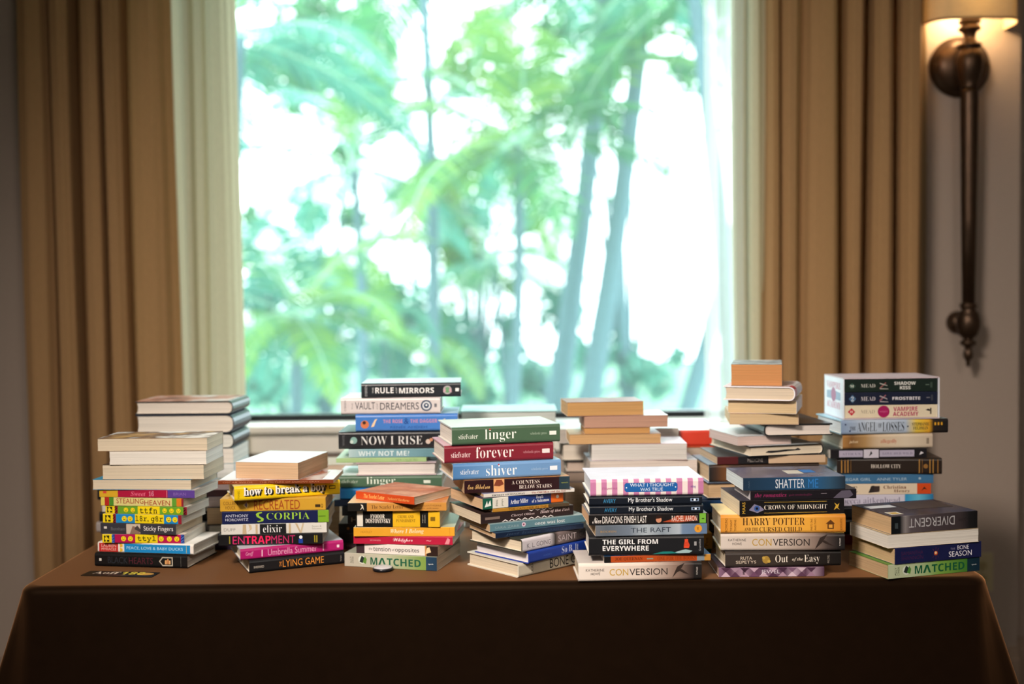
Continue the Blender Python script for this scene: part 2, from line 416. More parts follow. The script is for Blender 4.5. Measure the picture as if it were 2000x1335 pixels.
for off, z in lev:
    d = TZ-.016-z
    for x, y in per:
        nx = 1 if x > X1-.036 else (-1 if x < X0+.036 else 0); ny = 1 if y > YB-.036 else (-1 if y < YF+.036 else 0)
        o = off if off is not None else .0
        if off is not None:
            V.append((x + nx*o, y + ny*o, z))
        else:
            ex = min(abs(x-X0), abs(x-X1)); ey = min(abs(y-YF), abs(y-YB))
            g = math.exp(-((ey-.02)/.11)**2) * math.exp(-(ex/.02)**2)       # the corner ears of the cloth
            out = d*(.30*g + .03)
            sx = (1 if x > 0 else -1)
            rip = .006*d/.7*math.sin(x*17 + 1.2*math.sin(x*5)) if ex > .05 else 0
            dx = sx*out if ex < .06 else 0
            dy = (ny*.02*d + ny*rip) if ny else 0
            groove = .012*min(1, d/.1)*math.exp(-((ex-.012)/.010)**2) if ny else 0
            V.append((x + dx, y + dy - ny*groove, z))
for j in range(len(lev)-1):
    for i in range(n):
        F_.append((j*n+i, (j+1)*n+i, (j+1)*n+(i+1)%n, j*n+(i+1)%n))
F_.append(tuple(range(n)))
cl = obj('tablecloth', [(x+.0205, y-.355, z) for x, y, z in V], F_, cm, tb, smooth=True)
cl.data.polygons[len(F_)-1].use_smooth = False
b = MB(); b.box(X0+.03+.0205, X1-.03+.0205, YF+.03-.355, YB-.03-.355, .705, .744); b.build('tabletop', plain('#6a5a4a', .6, 'plywood'), tb)
for sx in (X0+.15, X1-.15):
    for sy in (YF+.12, YB-.12):
        b = MB(); b.lathe([(.014, 0), (.014, .705)], 12, 0, (sx+.0205, sy-.355, 0)); b.build('leg', plain('#555555', .4, 'steel', .5, .8), tb)


# ------------------------------------------------------------------ lettering
SHIFT = {'b': (0x1d5d4, 0x1d5ee), 's': (0x1d400, 0x1d41a), 'i': (0x1d434, 0x1d44e), 'j': (0x1d468, 0x1d482),
         'c': (0x1d4d0, 0x1d4ea), 'm': (0x1d670, 0x1d68a), 'n': (0x1d5a0, 0x1d5ba)}
DIG = {'b': 0x1d7ec, 's': 0x1d7ce, 'j': 0x1d7ce, 'm': 0x1d7f6, 'n': 0x1d7e2}
def restyle(t, st):
    st = {'r': 's', 'H': 's'}.get(st, st)
    if st not in SHIFT: return t
    up, lo = SHIFT[st]; out = ''
    for ch in t:
        if 'A' <= ch <= 'Z': out += chr(up + ord(ch) - 65)
        elif 'a' <= ch <= 'z': out += 'ℎ' if (st == 'i' and ch == 'h') else chr(lo + ord(ch) - 97)
        elif ch.isdigit() and st in DIG: out += chr(DIG[st] + ord(ch) - 48)
        else: out += ch
    return out

GLYPHS = {}
def prepare_text(pairs):
    made = []
    for t, st in pairs:
        if (t, st) in GLYPHS: continue
        c = bpy.data.curves.new('lettering_source', 'FONT'); c.body = restyle(t, st); c.size = 1; c.resolution_u = 3; c.offset = {'r': -.013, 'H': .012}.get(st, 0)
        o = bpy.data.objects.new('lettering_source', c); COL.objects.link(o); made.append((o, c, (t, st)))
        GLYPHS[(t, st)] = None
    dg = bpy.context.evaluated_depsgraph_get()
    for o, c, key in made:
        me = bpy.data.meshes.new_from_object(o.evaluated_get(dg))
        n = len(me.vertices); co = np.zeros(n*3); me.vertices.foreach_get('co', co); co = co.reshape(-1, 3)[:, :2]
        fs = [tuple(p.vertices) for p in me.polygons]
        mn, mx = co.min(0), co.max(0)
        GLYPHS[key] = ((co - mn)/(mx - mn), fs)
        bpy.data.meshes.remove(me)
    for o, c, key in made:
        bpy.data.objects.remove(o); bpy.data.curves.remove(c)

def decals(items, A, B, T, yf, parent):
    """ink on the face that looks along -Y: A wide, T high, at depth yf"""
    eps = .00018; V = []; F_ = []; MI = []; MT = []; TV = []; TF = []; TM = []; TT = []
    for k, it in enumerate(items):
        y = yf - eps - .00003*k
        kind = it[0]; b = len(V)
        if kind == 'T':                                     # each line of writing is a part
            _, t, u0, u1, v0, v1, col, st, rot = it
            co, fs = GLYPHS[(t, st)]
            if rot == 90: P = [(1-c[1], c[0]) for c in co]
            elif rot == 180: P = [(1-c[0], 1-c[1]) for c in co]
            else: P = co
            obj('lettering', [((u0+(u1-u0)*p[0]-.5)*A, y, (v0+(v1-v0)*p[1])*T) for p in P], fs, print_mat(col), parent)
            continue
        if kind == 'Q':                                     # print on the upper cover
            _, u0, u1, v0, v1, col = it; b = len(TV)
            TV += [((u-.5)*A, (v-.5)*B, T + .0001 + .00003*k) for u, v in ((u0, v0), (u1, v0), (u1, v1), (u0, v1))]
            TF.append((b, b+1, b+2, b+3)); q = print_mat(col)
            if q not in TT: TT.append(q)
            TM.append(TT.index(q)); continue
        if kind == 'R':
            _, u0, u1, v0, v1, col = it
            V += [((u-.5)*A, y, v*T) for u, v in ((u0, v0), (u1, v0), (u1, v1), (u0, v1))]
        elif kind == 'C':
            _, u, v, r, col = it
            V += [((u-.5)*A + r*T*math.cos(2*math.pi*q/20), y, v*T + r*T*math.sin(2*math.pi*q/20)) for q in range(20)]
        else:
            _, col, pts = it
            V += [((u-.5)*A, y, v*T) for u, v in pts]
        F_.append(tuple(range(b, len(V)))); q = print_mat(col)
        if q not in MT: MT.append(q)
        MI.append(MT.index(q))
    for nm, V_, f_, t_, i_ in (('printed_panel', V, F_, MT, MI), ('top_print', TV, TF, TT, TM)):
        if V_:
            o = obj(nm, V_, f_, t_, parent, i_)
            if len(f_) > 1: o['kind'] = 'stuff'

# ------------------------------------------------------------------ books
def frame(orient, A, B):
    """canonical book (spine on -Y, cx along the spine) -> front frame centred on the footprint"""
    if orient == 'S': return A, B, lambda x, y: (x, y - B/2)
    if orient == 'F': return A, B, lambda x, y: (-x, B/2 - y)
    if orient == 'HL': return B, A, lambda x, y: (y - A/2, -x)
    return B, A, lambda x, y: (A/2 - y, x)          # HR

def make_book(row):
    label, group, x, y, z, yaw, A, B, T, hard, orient, spine, top, page, ramp, dec, art, gl = row
    root = empty('hardcover_book' if hard else 'paperback_book', (x, y, z), math.radians(yaw))
    tag(root, label, 'book', group)
    L, W, mp = frame(orient, A, B)
    T = T - .0004
    t = .0026 if hard else .0006
    if T < .012: t = min(t, .0012)
    round_back = hard and orient in ('HL', 'HR')
    r = .40*T if round_back else (min(.0055, .2*T) if hard else .0009)
    # profile across the book: from the fore-edge round the spine and back
    out = [(W, 0.0)] + [(r - r*math.sin(a), r - r*math.cos(a)) for a in np.linspace(0, math.pi/2, 4)] \
        + [(r - r*math.cos(a), T - r + r*math.sin(a)) for a in np.linspace(0, math.pi/2, 4)] + [(W, T)]
    if round_back:
        q = r - t
        inn = [(W, t)] + [(r - q*math.sin(a), r - q*math.cos(a)) for a in np.linspace(0, math.pi/2, 4)] + [(r - q*math.cos(a), T - r + q*math.sin(a)) for a in np.linspace(0, math.pi/2, 4)] + [(W, T - t)]
    else:
        inn = [(W, t)] + [(t + .0001, t)]*4 + [(t + .0001, T - t)]*4 + [(W, T - t)]
    n = len(out); V = []; F_ = []; MI = []
    for sx in (-1, 1):
        for prof in (out, inn):
            V += [mp(sx*L/2, p[0]) + (p[1],) for p in prof]
    o0, i0, o1, i1 = 0, n, 2*n, 3*n
    for k in range(n-1):
        spine_side = 1 <= k <= n-3
        F_.append((o0+k, o0+k+1, o1+k+1, o1+k)); MI.append(0 if spine_side else 1)
        F_.append((i0+k+1, i0+k, i1+k, i1+k+1)); MI.append(2)
        F_.append((o0+k+1, o0+k, i0+k, i0+k+1)); MI.append(3)
        F_.append((o1+k, o1+k+1, i1+k+1, i1+k)); MI.append(3)
    F_ += [(o0, o1, i1, i0), (o0+n-1, i0+n-1, i1+n-1, o1+n-1)]; MI += [3, 3]
    sm = ramp_mat(ramp, L, gl, orient) if ramp else cover_mat(spine, gl)
    tm = art_mat(art, gl) if art else cover_mat(top, gl)
    obj('cover', V, F_, [sm, tm, plain('#e6e0d6', .7, 'endpaper'), cover_mat(spine if orient != 'S' else top, gl)], root, MI)
    # the pages, in a few gatherings that do not line up exactly
    rnd = random.Random(hash((round(x, 4), round(z, 4))) & 0xffff)
    inset, fore = (.0032, .0036) if hard else (.0004, .0005)
    pb = MB()
    if round_back:
        q = [p for p in inn[1:-1]]; lo, hi = -L/2+inset, L/2-inset; W2 = W - fore
        sec = [(W2, t)] + [(p[0]+.0002, p[1]) for p in q] + [(W2, T-t)] + [(W2-.0022*math.sin(math.pi*f), T-t-(T-2*t)*f) for f in (.25, .5, .75)]
        k_ = len(sec); pv = [mp(lo, p[0]) + (p[1],) for p in sec] + [mp(hi, p[0]) + (p[1],) for p in sec]
        pb.add(pv, [tuple(range(k_)), tuple(range(2*k_-1, k_-1, -1))] + [(i, k_+i, k_+(i+1) % k_, (i+1) % k_) for i in range(k_)])
        pb.build('page_block', page_mat(page), root)
    ns = 0 if round_back else max(2, int(round((T-2*t)/.0065))); zz = np.linspace(t, T-t, ns+1)
    for k in range(ns):
        j = rnd.uniform(0, .0005); e = rnd.uniform(0, .0004)
        c = [(-L/2+inset+j, t+.0003), (L/2-inset-j, t+.0003), (L/2-inset-j, W-fore-e), (-L/2+inset+j, W-fore-e)]
        g = .00012 if k else 0
        vs_ = [mp(*p) + (zz[k]+g,) for p in c] + [mp(*p) + (zz[k+1],) for p in c]
        pb.add(vs_, [(0,3,2,1),(4,5,6,7),(0,1,5,4),(1,2,6,5),(2,3,7,6),(3,0,4,7)])
    if not round_back: pb.build('page_block', page_mat(page), root)
    if dec:
        yf = -B/2 + ((fore if orient == 'F' else inset) if orient != 'S' else 0)
        decals(dec, A, B, T, yf, root)
    return root


# every book: label, group, base centre x y z, turn, front width, depth, thickness, hard cover, side shown, colours, print, gloss
BOOKS = [
 ('thick black hardcover with faint dark red title, bottom of the left end stack','books in the stack at the left end of the table',-0.7475,0.1968,0.7502,-9,0.1998,0.148,0.0283,1,'S','#0d0d0f','#0d0d0f','#ece6dc',None,[('R',0.05,0.075,0.42,0.62,'#d8d4cc'),('T','BLACK',0.145,0.36,0.27,0.74,'#2c2f36','g',0),('T','HEARTS',0.375,0.635,0.27,0.74,'#52222c','g',0),('P','#b9b0a0',((0.7,0.5),(0.73,0.75),(0.735,0.82),(0.85,0.82),(0.85,0.16),(0.735,0.16),(0.73,0.25))),('P','#141414',((0.715,0.5),(0.742,0.74),(0.838,0.74),(0.838,0.24),(0.742,0.24))),('R',0.765,0.785,0.3,0.6,'#e0a96a'),('R',0.79,0.805,0.3,0.68,'#d9935a'),('R',0.81,0.825,0.3,0.58,'#e6b77d'),('R',0.935,0.938,0.12,0.88,'#6a6a66')],None,0.35),
 ('white hardcover with a bright blue title panel and red author box','books in the stack at the left end of the table',-0.7378,0.1858,0.7785,-10,0.2092,0.126,0.0219,1,'S','#ece4dc','#f3efe9','#ece6dc',None,[('R',0.015,0.215,0.1,0.92,'#c02a26'),('T','LAUREN',0.04,0.195,0.54,0.8,'#f0c9bc','g',0),('T','MYRACLE',0.04,0.195,0.22,0.46,'#f0c9bc','g',0),('P','#e9b52c',((0.235,0.1),(0.262,0.2),(0.262,0.42),(0.235,0.5))),('P','#e9b52c',((0.235,0.52),(0.262,0.6),(0.262,0.82),(0.235,0.9))),('R',0.28,0.965,0.1,0.9,'#1b87c9'),('T','PEACE, LOVE & BABY DUCKS',0.305,0.89,0.34,0.66,'#b9e2f5','g',0),('R',0.925,0.93,0.15,0.85,'#d8c24a')],None,0.35),
 ('thin magenta spine with yellow smiley discs, just above the white and blue hardcover','books in the stack at the left end of the table',-0.7476,0.186,0.8004,-4.425,0.171,0.125,0.0178,0,'S','#b3134f','#e9dcd0','#ece6dc',('C',[(0,'#f0d416'),(0.115,'#223a86'),(0.15,'#b3134f'),(0.4,'#f0d416'),(0.675,'#b3134f'),(0.955,'#223a86')]),[('R',0.02,0.0395,0.62,0.86,'#1c1a10'),('R',0.0603,0.085,0.62,0.86,'#1c1a10'),('R',0.02,0.0395,0.14,0.36,'#1c1a10'),('R',0.0558,0.085,0.14,0.34,'#1c1a10'),('P','#1c1a10',((0.0434,0.86),(0.085,0.4),(0.085,0.56),(0.0564,0.86))),('R',0.02,0.0297,0.36,0.6,'#1c1a10'),('P','#4a74c8',((0.115,0.03),(0.145,-0.02),(0.145,0.14),(0.115,0.03))),('P','#4a74c8',((0.115,0.0533),(0.145,0.3133),(0.145,0.4733),(0.115,0.2133))),('P','#4a74c8',((0.115,0.3867),(0.145,0.6467),(0.145,0.8067),(0.115,0.5467))),('P','#4a74c8',((0.115,0.72),(0.145,0.97),(0.145,0.97),(0.115,0.88))),('C',0.26,0.5,0.3,'#f2d81e'),('C',0.248,0.59,0.045,'#26200c'),('C',0.272,0.59,0.045,'#26200c'),('R',0.246,0.274,0.35,0.42,'#26200c'),('C',0.345,0.5,0.3,'#f2d81e'),('C',0.333,0.59,0.045,'#26200c'),('C',0.357,0.59,0.045,'#26200c'),('R',0.331,0.359,0.35,0.42,'#26200c'),('C',0.72,0.5,0.3,'#f2d81e'),('C',0.708,0.59,0.045,'#26200c'),('C',0.732,0.59,0.045,'#26200c'),('R',0.706,0.734,0.35,0.42,'#26200c'),('C',0.82,0.5,0.3,'#f2d81e'),('C',0.808,0.59,0.045,'#26200c'),('C',0.832,0.59,0.045,'#26200c'),('R',0.806,0.834,0.35,0.42,'#26200c'),('C',0.91,0.5,0.3,'#f2d81e'),('C',0.898,0.59,0.045,'#26200c'),('C',0.922,0.59,0.045,'#26200c'),('R',0.896,0.924,0.35,0.42,'#26200c'),('T','ttyl',0.43,0.655,0.12,0.85,'#2a2410','m',0),('P','#4a74c8',((0.96,0.03),(0.995,-0.02),(0.995,0.14),(0.96,0.03))),('P','#4a74c8',((0.96,0.0533),(0.995,0.3133),(0.995,0.4733),(0.96,0.2133))),('P','#4a74c8',((0.96,0.3867),(0.995,0.6467),(0.995,0.8067),(0.96,0.5467))),('P','#4a74c8',((0.96,0.72),(0.995,0.97),(0.995,0.97),(0.96,0.88)))],None,0.35),
 ('grey-black paperback spine with a small photo panel and plain white title','books in the stack at the left end of the table',-0.7533,0.1896,0.8182,-8,0.1616,0.133,0.0221,0,'S','#37363d','#54525a','#dccdb4',None,[('R',0.045,0.085,0.48,0.7,'#d8d2cc'),('T','Burnham',0.14,0.325,0.34,0.64,'#6f7076','g',0),('R',0.345,0.53,0.03,0.97,'#c9b9a8'),('P','#8b6f62',((0.39,0.03),(0.43,0.8),(0.5,0.6),(0.53,0.03))),('P','#4b403f',((0.45,0.5),(0.49,0.85),(0.53,0.5),(0.53,0.2))),('T','Sticky Fingers',0.575,0.965,0.22,0.8,'#e8e4e2','g',0)],None,0.35),
 ('thin blue spine with a yellow title panel between smiley discs, under the green one','books in the stack at the left end of the table',-0.745,0.181,0.8403,-9,0.1702,0.116,0.0187,0,'S','#1f86c6','#d8d4c8','#ece6dc',('C',[(0,'#f0d416'),(0.13,'#8c2230'),(0.165,'#1f86c6'),(0.41,'#f0d416'),(0.775,'#1f86c6'),(0.955,'#8c2230')]),[('R',0.03,0.051,0.62,0.86,'#1c1a10'),('R',0.0734,0.1,0.62,0.86,'#1c1a10'),('R',0.03,0.051,0.14,0.36,'#1c1a10'),('R',0.0685,0.1,0.14,0.34,'#1c1a10'),('P','#1c1a10',((0.0552,0.86),(0.1,0.4),(0.1,0.56),(0.0692,0.86))),('R',0.03,0.0405,0.36,0.6,'#1c1a10'),('P','#421018',((0.13,0.03),(0.16,-0.02),(0.16,0.14),(0.13,0.03))),('P','#421018',((0.13,0.0533),(0.16,0.3133),(0.16,0.4733),(0.13,0.2133))),('P','#421018',((0.13,0.3867),(0.16,0.6467),(0.16,0.8067),(0.13,0.5467))),('P','#421018',((0.13,0.72),(0.16,0.97),(0.16,0.97),(0.13,0.88))),('C',0.275,0.5,0.3,'#f2d81e'),('C',0.263,0.59,0.045,'#26200c'),('C',0.287,0.59,0.045,'#26200c'),('R',0.261,0.289,0.35,0.42,'#26200c'),('C',0.35,0.5,0.3,'#f2d81e'),('C',0.338,0.59,0.045,'#26200c'),('C',0.362,0.59,0.045,'#26200c'),('R',0.336,0.364,0.35,0.42,'#26200c'),('C',0.84,0.5,0.3,'#f2d81e'),('C',0.828,0.59,0.045,'#26200c'),('C',0.852,0.59,0.045,'#26200c'),('R',0.826,0.854,0.35,0.42,'#26200c'),('C',0.92,0.5,0.3,'#f2d81e'),('C',0.908,0.59,0.045,'#26200c'),('C',0.932,0.59,0.045,'#26200c'),('R',0.906,0.934,0.35,0.42,'#26200c'),('T','l8r, g8r',0.42,0.765,0.12,0.86,'#2a2410','m',0)],None,0.35),
 ('thin green spine with a yellow title panel between smiley discs','books in the stack at the left end of the table',-0.7373,0.1766,0.859,-9,0.1761,0.107,0.0166,0,'S','#6aa02c','#d8d4c8','#ece6dc',('C',[(0,'#f0d416'),(0.115,'#8c2230'),(0.15,'#6aa02c'),(0.395,'#f0d416'),(0.665,'#6aa02c'),(0.955,'#8c2230')]),[('R',0.02,0.0395,0.62,0.86,'#1c1a10'),('R',0.0603,0.085,0.62,0.86,'#1c1a10'),('R',0.02,0.0395,0.14,0.36,'#1c1a10'),('R',0.0558,0.085,0.14,0.34,'#1c1a10'),('P','#1c1a10',((0.0434,0.86),(0.085,0.4),(0.085,0.56),(0.0564,0.86))),('R',0.02,0.0297,0.36,0.6,'#1c1a10'),('P','#421018',((0.115,0.03),(0.145,-0.02),(0.145,0.14),(0.115,0.03))),('P','#421018',((0.115,0.0533),(0.145,0.3133),(0.145,0.4733),(0.115,0.2133))),('P','#421018',((0.115,0.3867),(0.145,0.6467),(0.145,0.8067),(0.115,0.5467))),('P','#421018',((0.115,0.72),(0.145,0.97),(0.145,0.97),(0.115,0.88))),('C',0.255,0.5,0.3,'#f2d81e'),('C',0.243,0.59,0.045,'#26200c'),('C',0.267,0.59,0.045,'#26200c'),('R',0.241,0.269,0.35,0.42,'#26200c'),('C',0.34,0.5,0.3,'#f2d81e'),('C',0.328,0.59,0.045,'#26200c'),('C',0.352,0.59,0.045,'#26200c'),('R',0.326,0.354,0.35,0.42,'#26200c'),('C',0.73,0.5,0.3,'#f2d81e'),('C',0.718,0.59,0.045,'#26200c'),('C',0.742,0.59,0.045,'#26200c'),('R',0.716,0.744,0.35,0.42,'#26200c'),('C',0.815,0.5,0.3,'#f2d81e'),('C',0.803,0.59,0.045,'#26200c'),('C',0.827,0.59,0.045,'#26200c'),('R',0.801,0.829,0.35,0.42,'#26200c'),('C',0.9,0.5,0.3,'#f2d81e'),('C',0.888,0.59,0.045,'#26200c'),('C',0.912,0.59,0.045,'#26200c'),('R',0.886,0.914,0.35,0.42,'#26200c'),('T','ttfn',0.425,0.64,0.14,0.86,'#2a2410','m',0),('P','#421018',((0.96,0.03),(0.99,-0.02),(0.99,0.14),(0.96,0.03))),('P','#421018',((0.96,0.0533),(0.99,0.3133),(0.99,0.4733),(0.96,0.2133))),('P','#421018',((0.96,0.3867),(0.99,0.6467),(0.99,0.8067),(0.96,0.5467))),('P','#421018',((0.96,0.72),(0.99,0.97),(0.99,0.97),(0.96,0.88)))],None,0.35),
 ('pale yellow paperback with dark red capitals and striped green and orange ends','books in the stack at the left end of the table',-0.7454,0.1817,0.8756,-8,0.1768,0.117,0.0173,0,'S','#d9cf74','#5f8a54','#dccdb4',('C',[(0,'#d9c85e'),(0.045,'#b02a22'),(0.1,'#4c8a2c'),(0.155,'#d9cf86'),(0.86,'#5c9a34'),(0.915,'#d97a24'),(0.975,'#8c2430')]),[('T','STEALING',0.19,0.52,0.3,0.9,'#a02a1c','g',0),('T','HEAVEN',0.53,0.84,0.12,0.72,'#a02a1c','g',0)],None,0.35),
 ('crimson paperback spine with yellow left end and purple right end','books in the stack at the left end of the table',-0.7357,0.1863,0.8929,-7,0.2024,0.126,0.0161,0,'S','#a81a3a','#cfc3bb','#ece6dc',('C',[(0,'#d4a62a'),(0.195,'#a8183c'),(0.715,'#5b3f92')]),[('R',0.04,0.075,0.5,0.8,'#d0473a'),('T','Sweet',0.33,0.49,0.2,0.78,'#e06a88','j',0),('T','16',0.52,0.575,0.2,0.82,'#d88ca6','s',0),('T','BRIAN',0.78,0.91,0.32,0.68,'#8a6cb6','g',0),('R',0.708,0.712,0,1,'#d8a0b0')],None,0.35),
 ('cream page edges of a paperback with a blue cover, lowest of four spine-in books','books in the stack at the left end of the table',-0.7467,0.201,0.909,-4.65,0.2058,0.155,0.021,0,'F','#2f9bc6','#3aa2cc','#dccdb4',None,[],None,0.35),
 ('thick cream page edges under two whiter page blocks, third from the stack top','books in the stack at the left end of the table',-0.7262,0.1896,0.93,-3,0.209,0.132,0.03,0,'F','#3a3028','#4a3a30','#dccdb4',None,[],None,0.35),
 ('off-white page edges with no cover showing, second from the stack top','books in the stack at the left end of the table',-0.7182,0.1867,0.9599,-1,0.1975,0.126,0.028,0,'F','#cfc4b4','#b9aa98','#ece6dc',None,[],None,0.35),
 ('topmost spine-in paperback of the left end stack with brown and white cover','books in the stack at the left end of the table',-0.7288,0.1832,0.9879,-1,0.224,0.119,0.0261,0,'F','#8a6a4c','#c8a06a','#dccdb4',None,[],('#c39a62','#5a4034','#efe9e2'),0.35),
 ('black hardcover with orange title, lying at the bottom beneath the magenta book','books in the stack topped by the skewed tan book',-0.4612,0.1578,0.7502,23.95,0.1923,0.125,0.0265,1,'S','#141518','#1b1c20','#dccdb4',None,[('T','SHEPARD',0.045,0.15,0.36,0.54,'#b8b0a4','g',0),('T','THE',0.31,0.335,0.3,0.7,'#d98a3c','g',90),('T','LYING GAME',0.345,0.78,0.24,0.78,'#e0913c','g',0),('T','harper',0.955,0.975,0.25,0.72,'#9a958c','g',90)],None,0.35),
 ('magenta hardcover with pale pink lettering near the bottom of its stack','books in the stack topped by the skewed tan book',-0.4691,0.1584,0.7767,22.625,0.2074,0.125,0.0224,1,'S','#b01a6c','#c9cfdc','#dccdb4',None,[('T','Graff',0.05,0.125,0.3,0.72,'#e295bd','j',0),('R',0.2,0.212,0.2,0.8,'#e8b5cd'),('T','Umbrella Summer',0.26,0.74,0.22,0.8,'#e3a3c6','g',0),('R',0.795,0.805,0.2,0.8,'#e8b5cd'),('R',0.935,0.96,0.36,0.62,'#f0dbe6')],None,0.35),
 ('black paperback with a bold crimson and thin pink title','books in the stack topped by the skewed tan book',-0.4921,0.1631,0.799,2.925,0.2069,0.125,0.0222,0,'S','#121113','#1c1b1e','#ece6dc',None,[('R',0.1,0.112,0.15,0.85,'#8c7f2c'),('T','EN',0.135,0.25,0.12,0.85,'#c02a66','g',0),('T','TRAP',0.255,0.5,0.12,0.85,'#dd1f56','b',0),('T','MENT',0.505,0.735,0.12,0.85,'#b52a62','g',0),('C',0.79,0.66,0.16,'#e8ecef'),('R',0.768,0.81,0.1,0.5,'#1c3f9a'),('R',0.92,0.93,0.15,0.8,'#a8952c'),('R',0.94,0.95,0.15,0.8,'#a8952c')],None,0.35),
 ('white paperback with a black title panel and tan flourishes','books in the stack topped by the skewed tan book',-0.486,0.163,0.8212,3.925,0.2093,0.125,0.0211,0,'S','#d8d6d0','#86a0a8','#ece6dc',None,[('T','DUFF',0.025,0.135,0.34,0.64,'#8f8d88','g',0),('P','#bda988',((0.2,0.03),(0.24,0.03),(0.235,0.97),(0.205,0.97))),('P','#c9b899',((0.25,0.25),(0.29,0.5),(0.285,0.9),(0.25,0.97),(0.26,0.9),(0.27,0.5))),('R',0.325,0.345,0.03,0.97,'#bda988'),('R',0.365,0.615,0.02,0.98,'#16171a'),('T','elixir',0.395,0.575,0.14,0.86,'#dfe0e0','r',0),('R',0.64,0.66,0.03,0.97,'#bda988'),('P','#bda988',((0.7,0.97),(0.745,0.03),(0.76,0.03),(0.72,0.97))),('P','#c9b899',((0.745,0.03),(0.77,0.97),(0.785,0.97),(0.76,0.03))),('T','Simon &',0.86,0.95,0.58,0.74,'#a5a39c','g',0),('T','Schuster',0.86,0.955,0.36,0.52,'#a5a39c','g',0)],None,0.35),
 ('navy paperback with a lime title and lime block at its right end','books in the stack topped by the skewed tan book',-0.4819,0.1631,0.8424,3.25,0.212,0.125,0.0253,0,'S','#141c48','#20285a','#dccdb4',('C',[(0,'#141c48'),(0.895,'#7aa62a')]),[('T','ANTHONY',0.03,0.245,0.55,0.78,'#c8cbdc','g',0),('T','HOROWITZ',0.03,0.245,0.24,0.46,'#c8cbdc','g',0),('P','#93bf3a',((0.325,0.2),(0.34,0.12),(0.385,0.2),(0.39,0.4),(0.345,0.62),(0.345,0.78),(0.375,0.86),(0.37,0.95),(0.33,0.88),(0.315,0.75),(0.325,0.55),(0.365,0.35),(0.36,0.25))),('T','CORPIA',0.415,0.82,0.3,0.86,'#9cc63e','r',0),('R',0.905,0.97,0.48,0.54,'#4a6b18')],None,0.35),
 ('gold paperback with dark maroon capitals','books in the stack topped by the skewed tan book',-0.4855,0.1631,0.8677,2.275,0.2101,0.125,0.0254,0,'S','#c99a2e','#d9b050','#cbab84',None,[('T','COLLEEN',0.03,0.165,0.52,0.8,'#6b4216','g',0),('T','HOUCK',0.05,0.145,0.16,0.44,'#6b4216','g',0),('P','#e3c47a',((0.215,0.5),(0.25,0.8),(0.27,0.5),(0.25,0.2))),('P','#7b6478',((0.23,0.5),(0.25,0.7),(0.255,0.5),(0.25,0.3))),('T','RECREATED',0.32,0.755,0.1,0.86,'#9a3f1c','g',0),('R',0.9,0.95,0.24,0.46,'#3a2a10'),('T','D',0.96,0.975,0.2,0.5,'#3a2a10','g',0)],None,0.35),
 ('bright yellow hardcover with white title shadowed in black','books in the stack topped by the skewed tan book',-0.4742,0.1593,0.8931,20.4,0.2107,0.125,0.0302,1,'S','#f0cb0a','#efe2a0','#cbab84',None,[('T','POWERS',0.03,0.05,0.2,0.7,'#7a6a10','g',90),('T','how to break a boy',0.1,0.875,0.1,0.84,'#0e0c0a','H',0),('T','how to break a boy',0.093,0.866,0.14,0.87,'#0e0c0a','H',0),('T','how to break a boy',0.085,0.855,0.19,0.9,'#f6f2ec','H',0),('R',0.895,0.955,0.42,0.66,'#2a2408'),('C',0.909,0.54,0.07,'#f0cb0a'),('C',0.925,0.54,0.07,'#f0cb0a'),('C',0.941,0.54,0.07,'#f0cb0a')],None,0.35),
 ('thin brown paperback with reddish picture cover, directly under the skewed book','books in the stack topped by the skewed tan book',-0.4746,0.1592,0.9232,0,0.23,0.137,0.008,0,'S','#7a3a1e','#b08a78','#dccdb4',None,[('T','OSCAR WILDE',0.04,0.3,0.35,0.68,'#b07a5c','g',0),('T','THE PICTURE OF DORIAN GRAY',0.36,0.88,0.35,0.68,'#b07a5c','g',0),('Q',0,0.15,0.05,0.95,'#eef0f4'),('Q',0.9,1,0.05,0.95,'#eef0f4')],('#f4f0ee','#a8502c','#e8ded8'),0.2),
 ('thick tan-paged white book lying askew on top of its stack','books in the stack topped by the skewed tan book',-0.478,0.1841,0.9312,-11.125,0.1338,0.17,0.0347,0,'HL','#d9d4d8','#f1eff2','#d8b591',None,[],None,0.35),
 ('grey to green paperback with a dark green title, bottom of the slanted orange stack','books in the stack topped by the small slanted orange paperback',-0.2284,0.1671,0.7502,-15.175,0.197,0.155,0.0279,0,'S','#888888','#a9ad9c','#dccdb4',('L',[(0,'#b9b4a6'),(0.42,'#b7b6a0'),(0.85,'#7d9a4a'),(0.885,'#7d9a4a'),(0.886,'#22405a'),(1,'#1c3850')]),[('T','ALLY',0.06,0.08,0.25,0.75,'#5f6258','g',90),('T','CONDIE',0.085,0.1,0.25,0.75,'#5f6258','g',90),('C',0.195,0.55,0.3,'#d6dcd0'),('P','#26302c',((0.165,0.4),(0.19,0.85),(0.22,0.7),(0.2,0.3))),('P','#5e8a3a',((0.2,0.35),(0.225,0.82),(0.245,0.6),(0.235,0.25))),('T','M',0.285,0.36,0.22,0.76,'#1c5c42','b',0),('P','#1c5c42',((0.37,0.22),(0.402,0.76),(0.424,0.76),(0.456,0.22),(0.434,0.22),(0.413,0.62),(0.392,0.22))),('T','TCHED',0.465,0.83,0.22,0.76,'#1c5c42','b',0),('T','speak',0.91,0.965,0.4,0.56,'#d8dede','g',0)],None,0.35),
